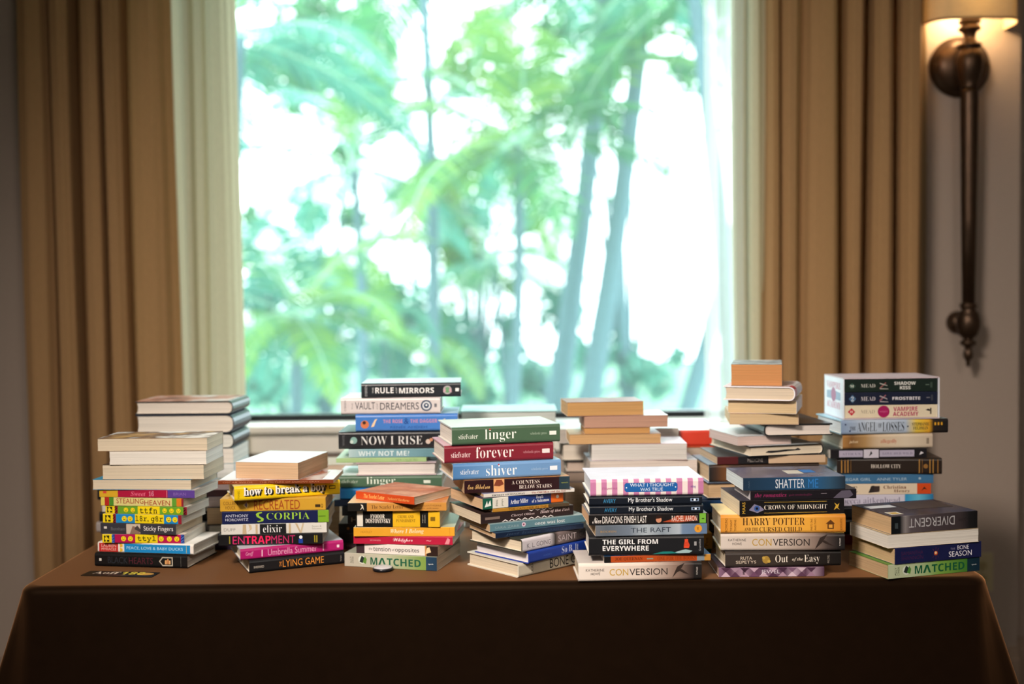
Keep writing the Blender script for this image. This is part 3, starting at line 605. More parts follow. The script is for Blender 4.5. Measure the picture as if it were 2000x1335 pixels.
 ('white paperback with plain black title and dark picture ends','books in the stack topped by the small slanted orange paperback',-0.2167,0.1675,0.7781,-13.825,0.1721,0.155,0.0205,0,'S','#e3ddd6','#6d6a58','#dccdb4',('C',[(0,'#3a2a30'),(0.1,'#e0dad4'),(0.84,'#c08a52'),(0.86,'#2c1c18')]),[('T','the',0.155,0.2,0.36,0.62,'#57504c','g',0),('T','tension',0.21,0.425,0.28,0.74,'#2f2b2b','g',0),('T','of',0.44,0.47,0.36,0.6,'#57504c','g',0),('T','opposites',0.48,0.775,0.18,0.72,'#2f2b2b','g',0),('P','#e5c79a',((0.85,0.2),(0.87,0.8),(0.9,0.9),(0.92,0.4)))],None,0.35),
 ('crimson paperback with worn pink title','books in the stack topped by the small slanted orange paperback',-0.2142,0.1693,0.7986,-6.225,0.2014,0.155,0.0164,0,'S','#b3193c','#c94a5c','#ece6dc',None,[('T','WYANDS',0.165,0.275,0.4,0.58,'#d79aa4','g',0),('C',0.5,0.5,0.3,'#c9566c'),('T','Whisper',0.4,0.6,0.2,0.82,'#ecd3d6','c',0),('T','~',0.735,0.785,0.44,0.56,'#e2a8b0','g',0),('P','#d98a94',((0.92,0.1),(0.95,0.9),(0.975,0.7),(0.965,0.1)))],None,0.35),
 ('yellow-orange paperback with white script-like title','books in the stack topped by the small slanted orange paperback',-0.2173,0.1697,0.815,-1.95,0.2029,0.155,0.0185,0,'S','#dfa02c','#bcc6b0','#ece6dc',None,[('T','HEADLEY',0.07,0.185,0.4,0.62,'#b37a1c','g',0),('T','Where I Belong',0.365,0.695,0.22,0.82,'#f3e2bd','j',0),('R',0.95,0.953,0.1,0.9,'#c0801c')],None,0.35),
 ('black and yellow paperback with white capitals, between two orange books','books in the stack topped by the small slanted orange paperback',-0.227,0.1696,0.8336,-3.95,0.1695,0.155,0.0341,0,'S','#141311','#2a2620','#dccdb4',('C',[(0,'#141311'),(0.44,'#e0b020'),(0.765,'#141311'),(0.86,'#e0b020')]),[('R',0.015,0.085,0.05,0.95,'#d9d4c8'),('T','FYODOR',0.175,0.345,0.52,0.78,'#e9e4da','s',0),('T','DOSTOYEVSKY',0.115,0.415,0.24,0.5,'#e9e4da','s',0),('T','CRIME AND',0.5,0.69,0.54,0.72,'#94701a','s',0),('T','PUNISHMENT',0.48,0.71,0.3,0.48,'#94701a','s',0),('T','signet',0.79,0.805,0.25,0.75,'#b9b3a6','g',90),('T','classic',0.815,0.83,0.25,0.75,'#b9b3a6','g',90),('R',0.89,0.945,0.38,0.62,'#7c5c12')],None,0.35),
 ('golden-brown paperback with a black left end, under the slanted orange one','books in the stack topped by the small slanted orange paperback',-0.2312,0.1473,0.8677,-1,0.1971,0.13,0.0172,0,'S','#c98f42','#efc58e','#dccdb4',('C',[(0,'#161412'),(0.195,'#c38a40')]),[('P','#d9d0c0',((0.125,0.15),(0.145,0.55),(0.13,0.85),(0.155,0.75),(0.165,0.15),(0.15,0.4))),('T','The Scarlet Letter',0.24,0.565,0.3,0.74,'#5e3a18','r',0),('T','NATHANIEL HAWTHORNE',0.6,0.95,0.52,0.72,'#8a5c28','g',0),('T','A Romance, with notes',0.64,0.92,0.22,0.42,'#8a5c28','j',0)],('#f0cd98','#f3d9b2','#d98a4a'),0.35),
 ('small orange-red paperback lying slanted on top of its stack','books in the stack topped by the small slanted orange paperback',-0.2236,0.1474,0.885,-32,0.1479,0.13,0.016,0,'S','#c2461a','#c98a6a','#dccdb4',None,[('T','The Scarlet Letter',0.14,0.5,0.24,0.78,'#f0b46a','j',0),('T','Nathaniel Hawthorne',0.55,0.92,0.3,0.66,'#e8a05a','j',0)],('#d98a62','#b8603a','#e0a888'),0.35),
 ('cream hardcover with black hand-drawn title, bottom book with its head outward','books in the stack topped by the green hardcover',0.0286,0.1251,0.7502,42,0.1935,0.154,0.028,1,'S','#cfc8b4','#d9d4c4','#dccdb4',None,[('T','LAURA',0.17,0.2,0.15,0.85,'#4c463c','g',90),('T','BONE GAP',0.43,0.93,0.2,0.86,'#1f1b18','g',0)],None,0.3),
 ('royal blue hardcover with thin white title in the skewed lower stack','books in the stack topped by the green hardcover',0.0442,0.122,0.7782,44.25,0.1946,0.155,0.0236,1,'S','#123a9a','#18389a','#d8d2d6',None,[('T','WEEKS',0.2,0.32,0.36,0.52,'#4b6bbd','g',0),('T','So B. It',0.47,0.72,0.26,0.84,'#d3dcf0','r',0)],None,0.35),
 ('white to dark jacketed hardcover with stamped page edge','books in the stack topped by the green hardcover',0.041,0.1194,0.8018,42.55,0.2115,0.155,0.0259,1,'S','#888888','#3a3d34','#dccdb4',('L',[(0,'#d9d4dc'),(0.35,'#d9d4dc'),(0.42,'#2a2624'),(0.47,'#7a6c6c'),(0.75,'#3a3232'),(1,'#1c1818')]),[('T','K. L. GOING',0.06,0.36,0.26,0.62,'#6a6470','g',0),('T','SAINT IGGY',0.46,0.9,0.26,0.74,'#2a2422','g',0),('T','SAINT',0.46,0.7,0.26,0.74,'#b8aeb2','g',0)],None,0.35),
 ('thin dark navy paperback under the teal one','books in the stack topped by the green hardcover',0.0248,0.0988,0.8277,27,0.1962,0.12,0.0106,0,'S','#10203a','#18304e','#cbab84',None,[('T','just listen',0.1,0.5,0.2,0.85,'#31435c','j',0),('T','SARAH DESSEN',0.55,0.9,0.25,0.75,'#23395a','g',0)],None,0.35),
 ('slim grey-teal paperback with small white lower case title','books in the stack topped by the green hardcover',0.0153,0.126,0.8383,26,0.2111,0.152,0.0151,0,'S','#5e8490','#9ab0b2','#cbab84',None,[('T','SARA ZARR',0.05,0.3,0.3,0.62,'#90a6ac','g',0),('C',0.345,0.55,0.3,'#d9c4d2'),('C',0.345,0.55,0.12,'#7a2a4a'),('T','once was lost',0.46,0.78,0.28,0.76,'#e6ecec','g',0)],None,0.35),
 ('dark brown paperback with white lace edging and italic title','books in the stack topped by the green hardcover',-0.0063,0.1271,0.8534,26.275,0.2049,0.155,0.0199,0,'S','#2b1f20','#3a2a28','#dccdb4',None,[('R',0.045,0.2,0.36,0.62,'#7c6a62'),('T','Cheryl Oblon',0.32,0.57,0.38,0.68,'#c0aeb0','j',0),('T','Hints of Hot Pink',0.63,0.96,0.4,0.78,'#d2c0c2','j',0),('P','#e6dedc',((0.22,0.03),(0.255,0.24),(0.29,0.03),(0.275,0.03),(0.255,0.14),(0.235,0.03))),('P','#e6dedc',((0.29,0.03),(0.325,0.24),(0.36,0.03),(0.345,0.03),(0.325,0.14),(0.305,0.03))),('P','#e6dedc',((0.36,0.03),(0.395,0.24),(0.43,0.03),(0.415,0.03),(0.395,0.14),(0.375,0.03))),('P','#e6dedc',((0.43,0.03),(0.465,0.24),(0.5,0.03),(0.485,0.03),(0.465,0.14),(0.445,0.03))),('P','#e6dedc',((0.5,0.03),(0.535,0.24),(0.57,0.03),(0.555,0.03),(0.535,0.14),(0.515,0.03))),('P','#e6dedc',((0.57,0.03),(0.605,0.24),(0.64,0.03),(0.625,0.03),(0.605,0.14),(0.585,0.03))),('P','#e6dedc',((0.64,0.03),(0.675,0.24),(0.71,0.03),(0.695,0.03),(0.675,0.14),(0.655,0.03))),('P','#e6dedc',((0.71,0.03),(0.745,0.24),(0.78,0.03),(0.765,0.03),(0.745,0.14),(0.725,0.03))),('P','#e6dedc',((0.5,0.97),(0.535,0.8),(0.57,0.97),(0.555,0.97),(0.535,0.88),(0.515,0.97))),('P','#e6dedc',((0.57,0.97),(0.605,0.8),(0.64,0.97),(0.625,0.97),(0.605,0.88),(0.585,0.97))),('P','#e6dedc',((0.64,0.97),(0.675,0.8),(0.71,0.97),(0.695,0.97),(0.675,0.88),(0.655,0.97))),('P','#e6dedc',((0.71,0.97),(0.745,0.8),(0.78,0.97),(0.765,0.97),(0.745,0.88),(0.725,0.97)))],None,0.35),
 ('very thin gold-brown booklet above the lace-edged book','books in the stack topped by the green hardcover',0.0125,0.1133,0.8734,22,0.1642,0.12,0.0071,0,'S','#a8782a','#2e4a46','#cbab84',('C',[(0,'#b07f2e'),(0.72,'#4c4030')]),[('T','THE CATCHER IN THE RYE',0.2,0.8,0.2,0.8,'#5e3f10','g',0)],None,0.35),
 ('navy paperback with an orange right end and green left corner','books in the stack topped by the green hardcover',-0.0151,0.1268,0.8805,26.825,0.1782,0.155,0.0215,0,'S','#17357a','#3a3048','#d6b590',('C',[(0,'#1c5a48'),(0.115,'#dfdcd2'),(0.305,'#17357a'),(0.84,'#e0671a')]),[('P','#e6ece6',((0.02,0.2),(0.05,0.8),(0.06,0.4),(0.09,0.85),(0.1,0.3))),('T','drama',0.15,0.18,0.2,0.8,'#8a8a80','g',90),('T','plays',0.22,0.25,0.2,0.8,'#8a8a80','g',90),('T','Arthur Miller',0.335,0.555,0.26,0.68,'#e9edf4','s',0),('T','Death',0.655,0.745,0.56,0.84,'#e9edf4','s',0),('T','of a Salesman',0.6,0.815,0.2,0.5,'#e9edf4','s',0),('C',0.925,0.55,0.16,'#d9cfc0')],None,0.35),
 ('thin white paperback with black and red serif print','books in the stack topped by the green hardcover',0.0095,0.1257,0.902,18,0.1889,0.143,0.0074,0,'S','#d3cfc8','#8d90b0','#cbab84',None,[('T','ERNEST HEMINGWAY',0.09,0.45,0.26,0.74,'#2b3340','s',0),('T','The Old Man and the Sea',0.52,0.9,0.26,0.78,'#8a3a30','s',0)],None,0.35),
 ('dark maroon patterned paperback with white serif capitals','books in the stack topped by the green hardcover',-0.0065,0.1256,0.9093,12,0.212,0.139,0.0257,0,'S','#2c1418','#d08a4a','#cbab84',('C',[(0,'#2a1216'),(0.27,'#d9a06a'),(0.375,'#2a1216'),(0.895,'#1e3440')]),[('T','Eva Ibbotson',0.03,0.24,0.3,0.68,'#d9b070','c',0),('P','#7a3c28',((0.275,0.5),(0.3,0.95),(0.35,0.95),(0.37,0.6),(0.33,0.45))),('T','A COUNTESS',0.445,0.71,0.55,0.84,'#e6dcd2','r',0),('T','BELOW STAIRS',0.515,0.825,0.18,0.47,'#e6dcd2','r',0),('T','speak',0.92,0.985,0.44,0.58,'#98a04a','g',0)],None,0.35),
 ('powder blue hardcover between the maroon book and the red hardcover','books in the stack topped by the green hardcover',-0.0294,0.133,0.935,13.6,0.218,0.155,0.033,1,'S','#5f8fc0','#bcd0e6','#dccdb4',('L',[(0,'#4a7bb0'),(0.4,'#6f9bca'),(1,'#6a93c2')]),[('T','stiefvater',0.065,0.235,0.34,0.66,'#dfe8f0','r',0),('T','shiver',0.3,0.585,0.2,0.84,'#eef3f8','r',0),('T','scholastic press',0.72,0.875,0.38,0.58,'#a9c3dd','r',0),('R',0.895,0.965,0.38,0.64,'#e3ebf2'),('C',0.418,0.86,0.05,'#c03a3a')],None,0.4),
 ('dark red hardcover second from the top of the skewed stack','books in the stack topped by the green hardcover',-0.044,0.1333,0.968,12.625,0.2191,0.155,0.0352,1,'S','#7e1d2e','#c8a0aa','#ece6dc',None,[('T','stiefvater',0.06,0.235,0.32,0.64,'#ecd9d9','r',0),('T','forever',0.285,0.63,0.24,0.88,'#f1e6e4','r',0),('T','scholastic press',0.72,0.875,0.38,0.58,'#c98f98','r',0),('R',0.895,0.965,0.4,0.64,'#eadcdc')],None,0.4),
 ('dark green hardcover crowning the skewed stack, red dot in its title','books in the stack topped by the green hardcover',-0.0308,0.133,1.0033,13.6,0.2182,0.155,0.0359,1,'S','#46624a','#d4ded6','#ece6dc',None,[('T','stiefvater',0.06,0.235,0.34,0.62,'#dfe6dc','r',0),('T','linger',0.3,0.59,0.12,0.84,'#eff3ec','r',0),('T','scholastic press',0.72,0.875,0.4,0.6,'#a9bda8','r',0),('R',0.9,0.965,0.4,0.62,'#e6ece4'),('C',0.348,0.83,0.05,'#c03a3a')],None,0.4),
 ('white to brown gradient hardcover with gold and black title at the front edge','books in the stack topped by the pink striped book',0.2366,0.0304,0.7502,2,0.2351,0.117,0.0353,1,'S','#888888','#d9cfc8','#dccdb4',('L',[(0,'#e4dad0'),(0.5,'#d9c9bd'),(0.78,'#8d766a'),(0.9,'#4a3c38'),(0.94,'#1d1a1a'),(1,'#1d1a1a')]),[('T','KATHERINE',0.06,0.21,0.56,0.7,'#3a3330','g',0),('T','HOWE',0.1,0.175,0.36,0.5,'#3a3330','g',0),('T','CON',0.252,0.403,0.32,0.68,'#bf9a2e','g',0),('T','VERSION',0.413,0.721,0.32,0.68,'#2e2826','g',0),('P','#332824',((0.76,0.15),(0.8,0.75),(0.86,0.95),(0.82,0.5),(0.8,0.45))),('P','#332824',((0.8,0.6),(0.84,0.6),(0.9,0.3),(0.85,0.4))),('T','PUTNAM',0.955,0.968,0.3,0.7,'#d5cdc8','g',90)],None,0.4),
 ('thin burnt-orange paperback with dark lettering under the thick black hardcover','books in the stack topped by the pink striped book',0.2689,0.0419,0.7855,3,0.2041,0.13,0.0127,0,'S','#b04a1c','#2f6fb0','#dccdb4',('C',[(0,'#161414'),(0.06,'#b04a1c'),(0.87,'#7d8a94'),(0.94,'#c08a3a')]),[('T','JOE QUEENAN',0.1,0.36,0.2,0.8,'#6a2a10','s',0),('R',0.4,0.46,0.4,0.6,'#8a9484'),('T','ONE FOR THE BOOKS',0.5,0.86,0.22,0.8,'#87350f','s',0)],None,0.35),
 ('thick black hardcover with a little red ship and white capitals','books in the stack topped by the pink striped book',0.2503,0.0345,0.7982,0.4,0.2186,0.125,0.039,1,'S','#17181c','#1e2026','#ece6dc',None,[('T','THE GIRL FROM',0.12,0.6,0.58,0.82,'#e9e9ea','b',0),('T','EVERYWHERE',0.12,0.52,0.26,0.5,'#e9e9ea','b',0),('P','#d8482a',((0.825,0.36),(0.87,0.36),(0.875,0.5),(0.865,0.66),(0.83,0.66),(0.825,0.5))),('R',0.832,0.862,0.66,0.8,'#d8482a'),('R',0.846,0.849,0.8,0.88,'#a0504a'),('R',0.825,0.872,0.5,0.515,'#7a1f14'),('R',0.828,0.868,0.6,0.612,'#7a1f14'),('P','#9ab8bc',((0.72,0.1),(0.78,0.22),(0.84,0.3),(0.9,0.22),(0.87,0.12))),('P','#1e7a74',((0.55,0.08),(0.64,0.2),(0.72,0.2),(0.78,0.1))),('R',0.915,0.935,0.48,0.68,'#9a9a9c'),('T','Greenwillow',0.955,0.972,0.22,0.8,'#a5a5a8','g',90)],None,0.35),
 ('blue-grey misty paperback with an orange disc at right','books in the stack topped by the pink striped book',0.2557,0.0398,0.8372,4,0.2138,0.136,0.0209,0,'S','#888888','#5f6f82','#cbab84',('L',[(0,'#6a7078'),(0.1,'#5a6470'),(0.3,'#6d7a8a'),(0.45,'#aab6c0'),(0.6,'#8795a2'),(0.75,'#aebac6'),(0.78,'#6f87a6'),(1,'#5f789a')]),[('T','BODEEN',0.045,0.185,0.34,0.52,'#a98a58','g',0),('T','THE RAFT',0.315,0.675,0.28,0.72,'#2f3a48','g',0),('C',0.92,0.52,0.36,'#e09a34'),('T','R',0.91,0.93,0.38,0.66,'#8a5a1c','g',0)],None,0.35),
 ('black paperback with tall white condensed capitals and a green square end','books in the stack topped by the pink striped book',0.2511,0.0314,0.8581,3,0.2258,0.119,0.0201,0,'S','#151213','#8c8486','#e6b98e',None,[('T','Nice',0.03,0.105,0.18,0.8,'#e6e0dc','c',0),('T','DRAGONS FINISH LAST',0.115,0.49,0.16,0.84,'#ece8e4','g',0),('C',0.59,0.42,0.28,'#c98a6c'),('P','#2a1a16',((0.55,0.5),(0.58,0.9),(0.63,0.7),(0.6,0.55))),('P','#a8482a',((0.62,0.2),(0.7,0.45),(0.74,0.8),(0.9,0.75),(0.92,0.3),(0.75,0.12))),('T','RACHEL AARON',0.7,0.915,0.24,0.78,'#e8d6cc','g',0),('R',0.935,0.99,0.05,0.97,'#73b23c'),('R',0.955,0.975,0.42,0.5,'#1d3a10')],None,0.35),
 ('lower of two matching navy-black hardcovers with hand-lettered white titles','books in the stack topped by the pink striped book',0.2494,0.0289,0.8781,2,0.2163,0.114,0.0166,1,'S','#0c1420','#131d2c','#ece6dc',None,[('T','AVERY',0.13,0.24,0.28,0.72,'#2f7fae','g',0),('T',"My Brother's Shadow",0.345,0.735,0.2,0.84,'#dfe4e8','g',0),('R',0.895,0.97,0.35,0.7,'#8aa0c0'),('C',0.915,0.52,0.12,'#0c1420'),('C',0.951,0.52,0.12,'#0c1420'),('C',0.933,0.52,0.12,'#e8f0f8')],None,0.35),
 ('upper of two matching navy-black hardcovers, just under the pink stripes','books in the stack topped by the pink striped book',0.2485,0.0344,0.8948,1.35,0.2148,0.125,0.0176,1,'S','#0c1420','#131d2c','#ece6dc',None,[('T','AVERY',0.125,0.235,0.28,0.72,'#3a8ab8','g',0),('T',"My Brother's Shadow",0.345,0.735,0.2,0.84,'#e6eaee','g',0),('R',0.895,0.97,0.35,0.7,'#8aa0c0'),('C',0.915,0.52,0.12,'#0c1420'),('C',0.951,0.52,0.12,'#0c1420'),('C',0.933,0.52,0.12,'#e8f0f8')],None,0.35),
 ('hardcover striped pink and cream with a blue title plaque','books in the stack topped by the pink striped book',0.2499,0.0494,0.9123,2,0.2151,0.155,0.0326,1,'S','#888888','#dfe2f2','#e6e8f2',('C',[(0,'#c07ba6'),(0.0476,'#eadfdc'),(0.0952,'#c07ba6'),(0.1428,'#eadfdc'),(0.1904,'#c07ba6'),(0.238,'#eadfdc'),(0.2856,'#c07ba6'),(0.3332,'#eadfdc'),(0.3808,'#c07ba6'),(0.4284,'#eadfdc'),(0.476,'#c07ba6'),(0.5236,'#eadfdc'),(0.5712,'#c07ba6'),(0.6188,'#eadfdc'),(0.6664,'#c07ba6'),(0.714,'#eadfdc'),(0.7616,'#c07ba6'),(0.8092,'#eadfdc'),(0.8568,'#c07ba6'),(0.9044,'#eadfdc'),(0.952,'#c07ba6')]),[('P','#1b5ea6',((0.3,0.35),(0.315,0.24),(0.755,0.24),(0.77,0.35),(0.77,0.68),(0.755,0.78),(0.315,0.78),(0.3,0.68))),('T','WHAT I THOUGHT',0.35,0.74,0.55,0.74,'#d9e6f2','g',0),('T','WAS TRUE',0.44,0.64,0.29,0.48,'#d9e6f2','g',0),('C',0.318,0.5,0.04,'#e6eef4'),('C',0.752,0.5,0.04,'#e6eef4'),('T','Fitzpatrick',0.1,0.24,0.38,0.55,'#b06a94','j',0),('T','viking',0.885,0.93,0.4,0.6,'#6a4aa0','g',0)],None,0.4),
 ('paperback with mauve crystal pattern, bottom book below the charcoal hardcover','books in the stack topped by the blue-grey paperback',0.4933,0.0555,0.7502,-0.575,0.2016,0.125,0.0188,0,'S','#888888','#4a3040','#d0ab98',('L',[(0,'#8a6a84'),(0.1,'#5c3c54'),(0.22,'#a98aa0'),(0.34,'#5c3c54'),(0.48,'#7a5a74'),(0.62,'#553850'),(0.72,'#b49aae'),(0.82,'#5c3c54'),(0.9,'#a48a9c'),(1,'#4a2e44')]),[('P','#c9aebf',((0.02,0.04),(0.065,0.55),(0.11,0.04))),('P','#5a3a52',((0.11,0.04),(0.155,0.55),(0.2,0.04))),('P','#b594a8',((0.2,0.04),(0.245,0.55),(0.29,0.04))),('P','#6e4a66',((0.29,0.04),(0.335,0.55),(0.38,0.04))),('P','#c4a6b8',((0.38,0.04),(0.425,0.55),(0.47,0.04))),('P','#4f324a',((0.47,0.04),(0.515,0.55),(0.56,0.04))),('P','#a9899e',((0.56,0.04),(0.605,0.55),(0.65,0.04))),('P','#d3bccb',((0.65,0.04),(0.695,0.55),(0.74,0.04))),('P','#5c3c54',((0.74,0.04),(0.785,0.55),(0.83,0.04))),('P','#9c7a92',((0.83,0.04),(0.875,0.55),(0.92,0.04))),('P','#4c2e44',((0.02,0.97),(0.065,0.5),(0.11,0.97))),('P','#a4869a',((0.11,0.97),(0.155,0.5),(0.2,0.97))),('P','#3f2638',((0.2,0.97),(0.245,0.5),(0.29,0.97))),('P','#c2a2b6',((0.29,0.97),(0.335,0.5),(0.38,0.97))),('P','#553850',((0.38,0.97),(0.425,0.5),(0.47,0.97))),('P','#b898ac',((0.47,0.97),(0.515,0.5),(0.56,0.97))),('P','#472c42',((0.56,0.97),(0.605,0.5),(0.65,0.97))),('P','#7a5a74',((0.65,0.97),(0.695,0.5),(0.74,0.97))),('P','#c9b0c0',((0.74,0.97),(0.785,0.5),(0.83,0.97))),('P','#4a2e44',((0.83,0.97),(0.875,0.5),(0.92,0.97))),('T','WING',0.225,0.25,0.25,0.8,'#2c1828','g',90),('T','JEWEL',0.4,0.58,0.24,0.76,'#e0d6e2','g',0)],None,0.35),
 ('charcoal hardcover with cream serif title and gold ornament','books in the stack topped by the blue-grey paperback',0.5135,0.0459,0.769,2,0.2233,0.106,0.0309,1,'S','#2a2524','#201c1c','#dccdb4',('L',[(0,'#3a3330'),(0.4,'#3d3530'),(0.8,'#26211f'),(1,'#1a1716')]),[('T','RUTA',0.13,0.23,0.5,0.7,'#d9cbb8','g',0),('T','SEPETYS',0.09,0.265,0.26,0.44,'#d9cbb8','g',0),('C',0.35,0.48,0.24,'#a8863c'),('C',0.33,0.6,0.1,'#c4a24a'),('C',0.375,0.38,0.1,'#c4a24a'),('T','Out',0.43,0.54,0.3,0.76,'#efe6d8','r',0),('T','of the',0.575,0.67,0.34,0.58,'#d9cfc0','j',0),('T','Easy',0.68,0.815,0.18,0.74,'#efe6d8','r',0),('T','PHILOMEL',0.88,0.9,0.2,0.72,'#8f867c','g',90)],None,0.35),
 ('second white to dark gradient hardcover, lying under the golden hardcover','books in the stack topped by the blue-grey paperback',0.5167,0.0554,0.7999,-2.55,0.2354,0.125,0.0341,1,'S','#888888','#cdbf60','#dccdb4',('L',[(0,'#d3c8bf'),(0.45,'#cbbcb0'),(0.75,'#8d7a70'),(0.86,'#4a3f3c'),(0.95,'#221e1e'),(1,'#1d1a1a')]),[('T','KATHERINE',0.06,0.205,0.56,0.7,'#3a3330','g',0),('T','HOWE',0.095,0.17,0.34,0.48,'#3a3330','g',0),('T','CON',0.254,0.41,0.3,0.7,'#b8943a','g',0),('T','VERSION',0.422,0.717,0.3,0.7,'#2e2826','g',0),('P','#332824',((0.76,0.1),(0.8,0.75),(0.86,0.95),(0.82,0.5))),('P','#332824',((0.8,0.6),(0.84,0.6),(0.92,0.25),(0.85,0.4))),('T','PUTNAM',0.955,0.968,0.3,0.72,'#d5cdc8','g',90)],None,0.4),
 ('golden-orange hardcover with brown capitals in two lines','books in the stack topped by the blue-grey paperback',0.5159,0.0554,0.834,-0.925,0.2381,0.125,0.036,1,'S','#e8a63a','#f0d49a','#dccdb4',('L',[(0,'#d98f30'),(0.3,'#edb552'),(0.7,'#eaa93e'),(1,'#c97f28')]),[('T','ROWLING',0.035,0.055,0.1,0.82,'#6b4016','g',90),('T','TIFFANY',0.075,0.092,0.12,0.75,'#6b4016','g',90),('T','THORNE',0.108,0.125,0.12,0.75,'#6b4016','g',90),('T','HARRY POTTER',0.175,0.675,0.44,0.84,'#4a2a14','r',0),('T','AND THE',0.19,0.3,0.14,0.32,'#5e3818','s',0),('T','CURSED CHILD',0.31,0.65,0.1,0.34,'#4a2a14','r',0),('T','PARTS ONE',0.72,0.735,0.15,0.78,'#8a5a20','g',90),('T','AND TWO',0.75,0.765,0.15,0.78,'#8a5a20','g',90),('R',0.855,0.905,0.22,0.5,'#5e3818'),('R',0.865,0.895,0.28,0.46,'#e0a040'),('P','#5e3818',((0.84,0.5),(0.88,0.72),(0.915,0.5))),('T','SCHOLASTIC',0.955,0.972,0.15,0.8,'#8a5a20','g',90)],None,0.45),
 ('black paperback with cream serif title between yellow rules and an eye','books in the stack topped by the blue-grey paperback',0.5279,0.0703,0.8699,3,0.2028,0.155,0.0289,0,'S','#121012','#3a3440','#dccdb4',None,[('T','MAAS',0.025,0.055,0.12,0.88,'#cfa83a','g',90),('P','#7f7c98',((0.09,0.35),(0.14,0.75),(0.2,0.6),(0.235,0.35),(0.17,0.15))),('C',0.165,0.45,0.2,'#3a5a9a'),('C',0.165,0.45,0.09,'#0c1020'),('T','CROWN OF MIDNIGHT',0.235,0.835,0.36,0.66,'#ece4d6','r',0),('R',0.235,0.835,0.84,0.87,'#b8943a'),('R',0.235,0.835,0.12,0.15,'#b8943a'),('P','#c9a23a',((0.9,0.25),(0.92,0.55),(0.905,0.75),(0.935,0.6),(0.955,0.72),(0.94,0.4),(0.96,0.25),(0.93,0.38)))],None,0.35),
 ('thin black paperback with pink italic lettering','books in the stack topped by the blue-grey paperback',0.5508,0.0554,0.8988,3,0.2056,0.125,0.0185,0,'S','#17131a','#221c26','#d8d2d6',None,[('T','the romantics',0.04,0.34,0.3,0.76,'#8c2a5a','j',0),('T','galt niederhoffer',0.36,0.58,0.34,0.62,'#5c2442','j',0),('P','#5a5464',((0.78,0.08),(0.82,0.5),(0.86,0.85),(0.94,0.9),(0.97,0.4),(0.93,0.08))),('R',0.665,0.72,0.55,0.62,'#6a646c')],None,0.35),
 ('blue-grey paperback with large white and blue capitals, top of the right-hand middle stack','books in the stack topped by the blue-grey paperback',0.533,0.0609,0.9173,3,0.198,0.136,0.0248,0,'S','#888888','#46465c','#dfe8f0',('L',[(0,'#1f3348'),(0.3,'#24405c'),(0.7,'#2a5a86'),(0.85,'#33536e'),(1,'#26303c')]),[('T','MAFI',0.05,0.065,0.2,0.75,'#3f566a','g',90),('T','SHATTER',0.315,0.6,0.14,0.86,'#d3dbe4','g',0),('T','ME',0.635,0.735,0.14,0.84,'#2f78c0','g',0),('Q',0.5,0.66,0.3,0.62,'#d6d2c8'),('Q',0.67,0.8,0.38,0.66,'#2f7fd0')],('#3f4158','#585570','#6f7690'),0.25),
 ('light green paperback with dark green title, bottom of the right end stack','books in the stack at the right end of the table',0.7865,0.0562,0.7502,17,0.2066,0.129,0.0273,0,'S','#888888','#4f8a34','#cbab84',('L',[(0,'#b9c2a2'),(0.3,'#b4c49c'),(0.55,'#7aa648'),(0.86,'#3f7a2c'),(0.865,'#12303a'),(1,'#10283a')]),[('T','ALLY',0.07,0.09,0.2,0.8,'#54604c','g',90),('T','CONDIE',0.1,0.12,0.2,0.8,'#54604c','g',90),('C',0.195,0.52,0.32,'#cfd8c8'),('P','#26302c',((0.165,0.4),(0.19,0.85),(0.22,0.7),(0.2,0.3))),('P','#4e8a3a',((0.2,0.35),(0.225,0.82),(0.245,0.6),(0.235,0.25))),('T','M',0.285,0.365,0.22,0.78,'#135a3a','b',0),('P','#135a3a',((0.375,0.22),(0.407,0.78),(0.429,0.78),(0.461,0.22),(0.439,0.22),(0.418,0.62),(0.397,0.22))),('T','TCHED',0.47,0.83,0.22,0.78,'#135a3a','b',0),('T','speak',0.91,0.965,0.42,0.56,'#c8d0d4','g',0)],None,0.35),
 ('navy paperback with a tiny red sunburst and white capitals','books in the stack at the right end of the table',0.7928,0.062,0.7775,17,0.1953,0.141,0.0311,0,'S','#151a48','#1d2250','#d3b48a',None,[('T','SAMANTHA',0.07,0.32,0.52,0.76,'#44224a','g',0),('T','SHANNON',0.07,0.32,0.22,0.46,'#44224a','g',0),('P','#7a3a5a',((0.477,0.503),(0.513,0.52),(0.517,0.52))),('P','#7a3a5a',((0.4734,0.542),(0.498,0.78),(0.502,0.78))),('P','#7a3a5a',((0.4656,0.56),(0.4655,0.9),(0.4695,0.9))),('P','#7a3a5a',((0.4566,0.542),(0.428,0.78),(0.432,0.78))),('P','#7a3a5a',((0.453,0.503),(0.413,0.52),(0.417,0.52))),('P','#7a3a5a',((0.4566,0.458),(0.428,0.22),(0.432,0.22))),('P','#7a3a5a',((0.4656,0.44),(0.4655,0.1),(0.4695,0.1))),('P','#7a3a5a',((0.4734,0.458),(0.498,0.22),(0.502,0.22))),('C',0.465,0.5,0.14,'#c0532e'),('C',0.465,0.52,0.08,'#e6d0a0'),('T','THE',0.635,0.69,0.62,0.74,'#8a86a8','g',0),('T','BONE',0.715,0.85,0.6,0.86,'#dcdae6','g',0),('T','SEASON',0.615,0.885,0.18,0.52,'#eceaf2','g',0)],None,0.35),
 ('plain white page edges of a spine-in paperback under the dark picture book','books in the stack at the right end of the table',0.7858,0.0543,0.8086,15,0.2,0.131,0.0264,0,'F','#b8a48a','#cdb894','#ece6dc',None,[],None,0.35),
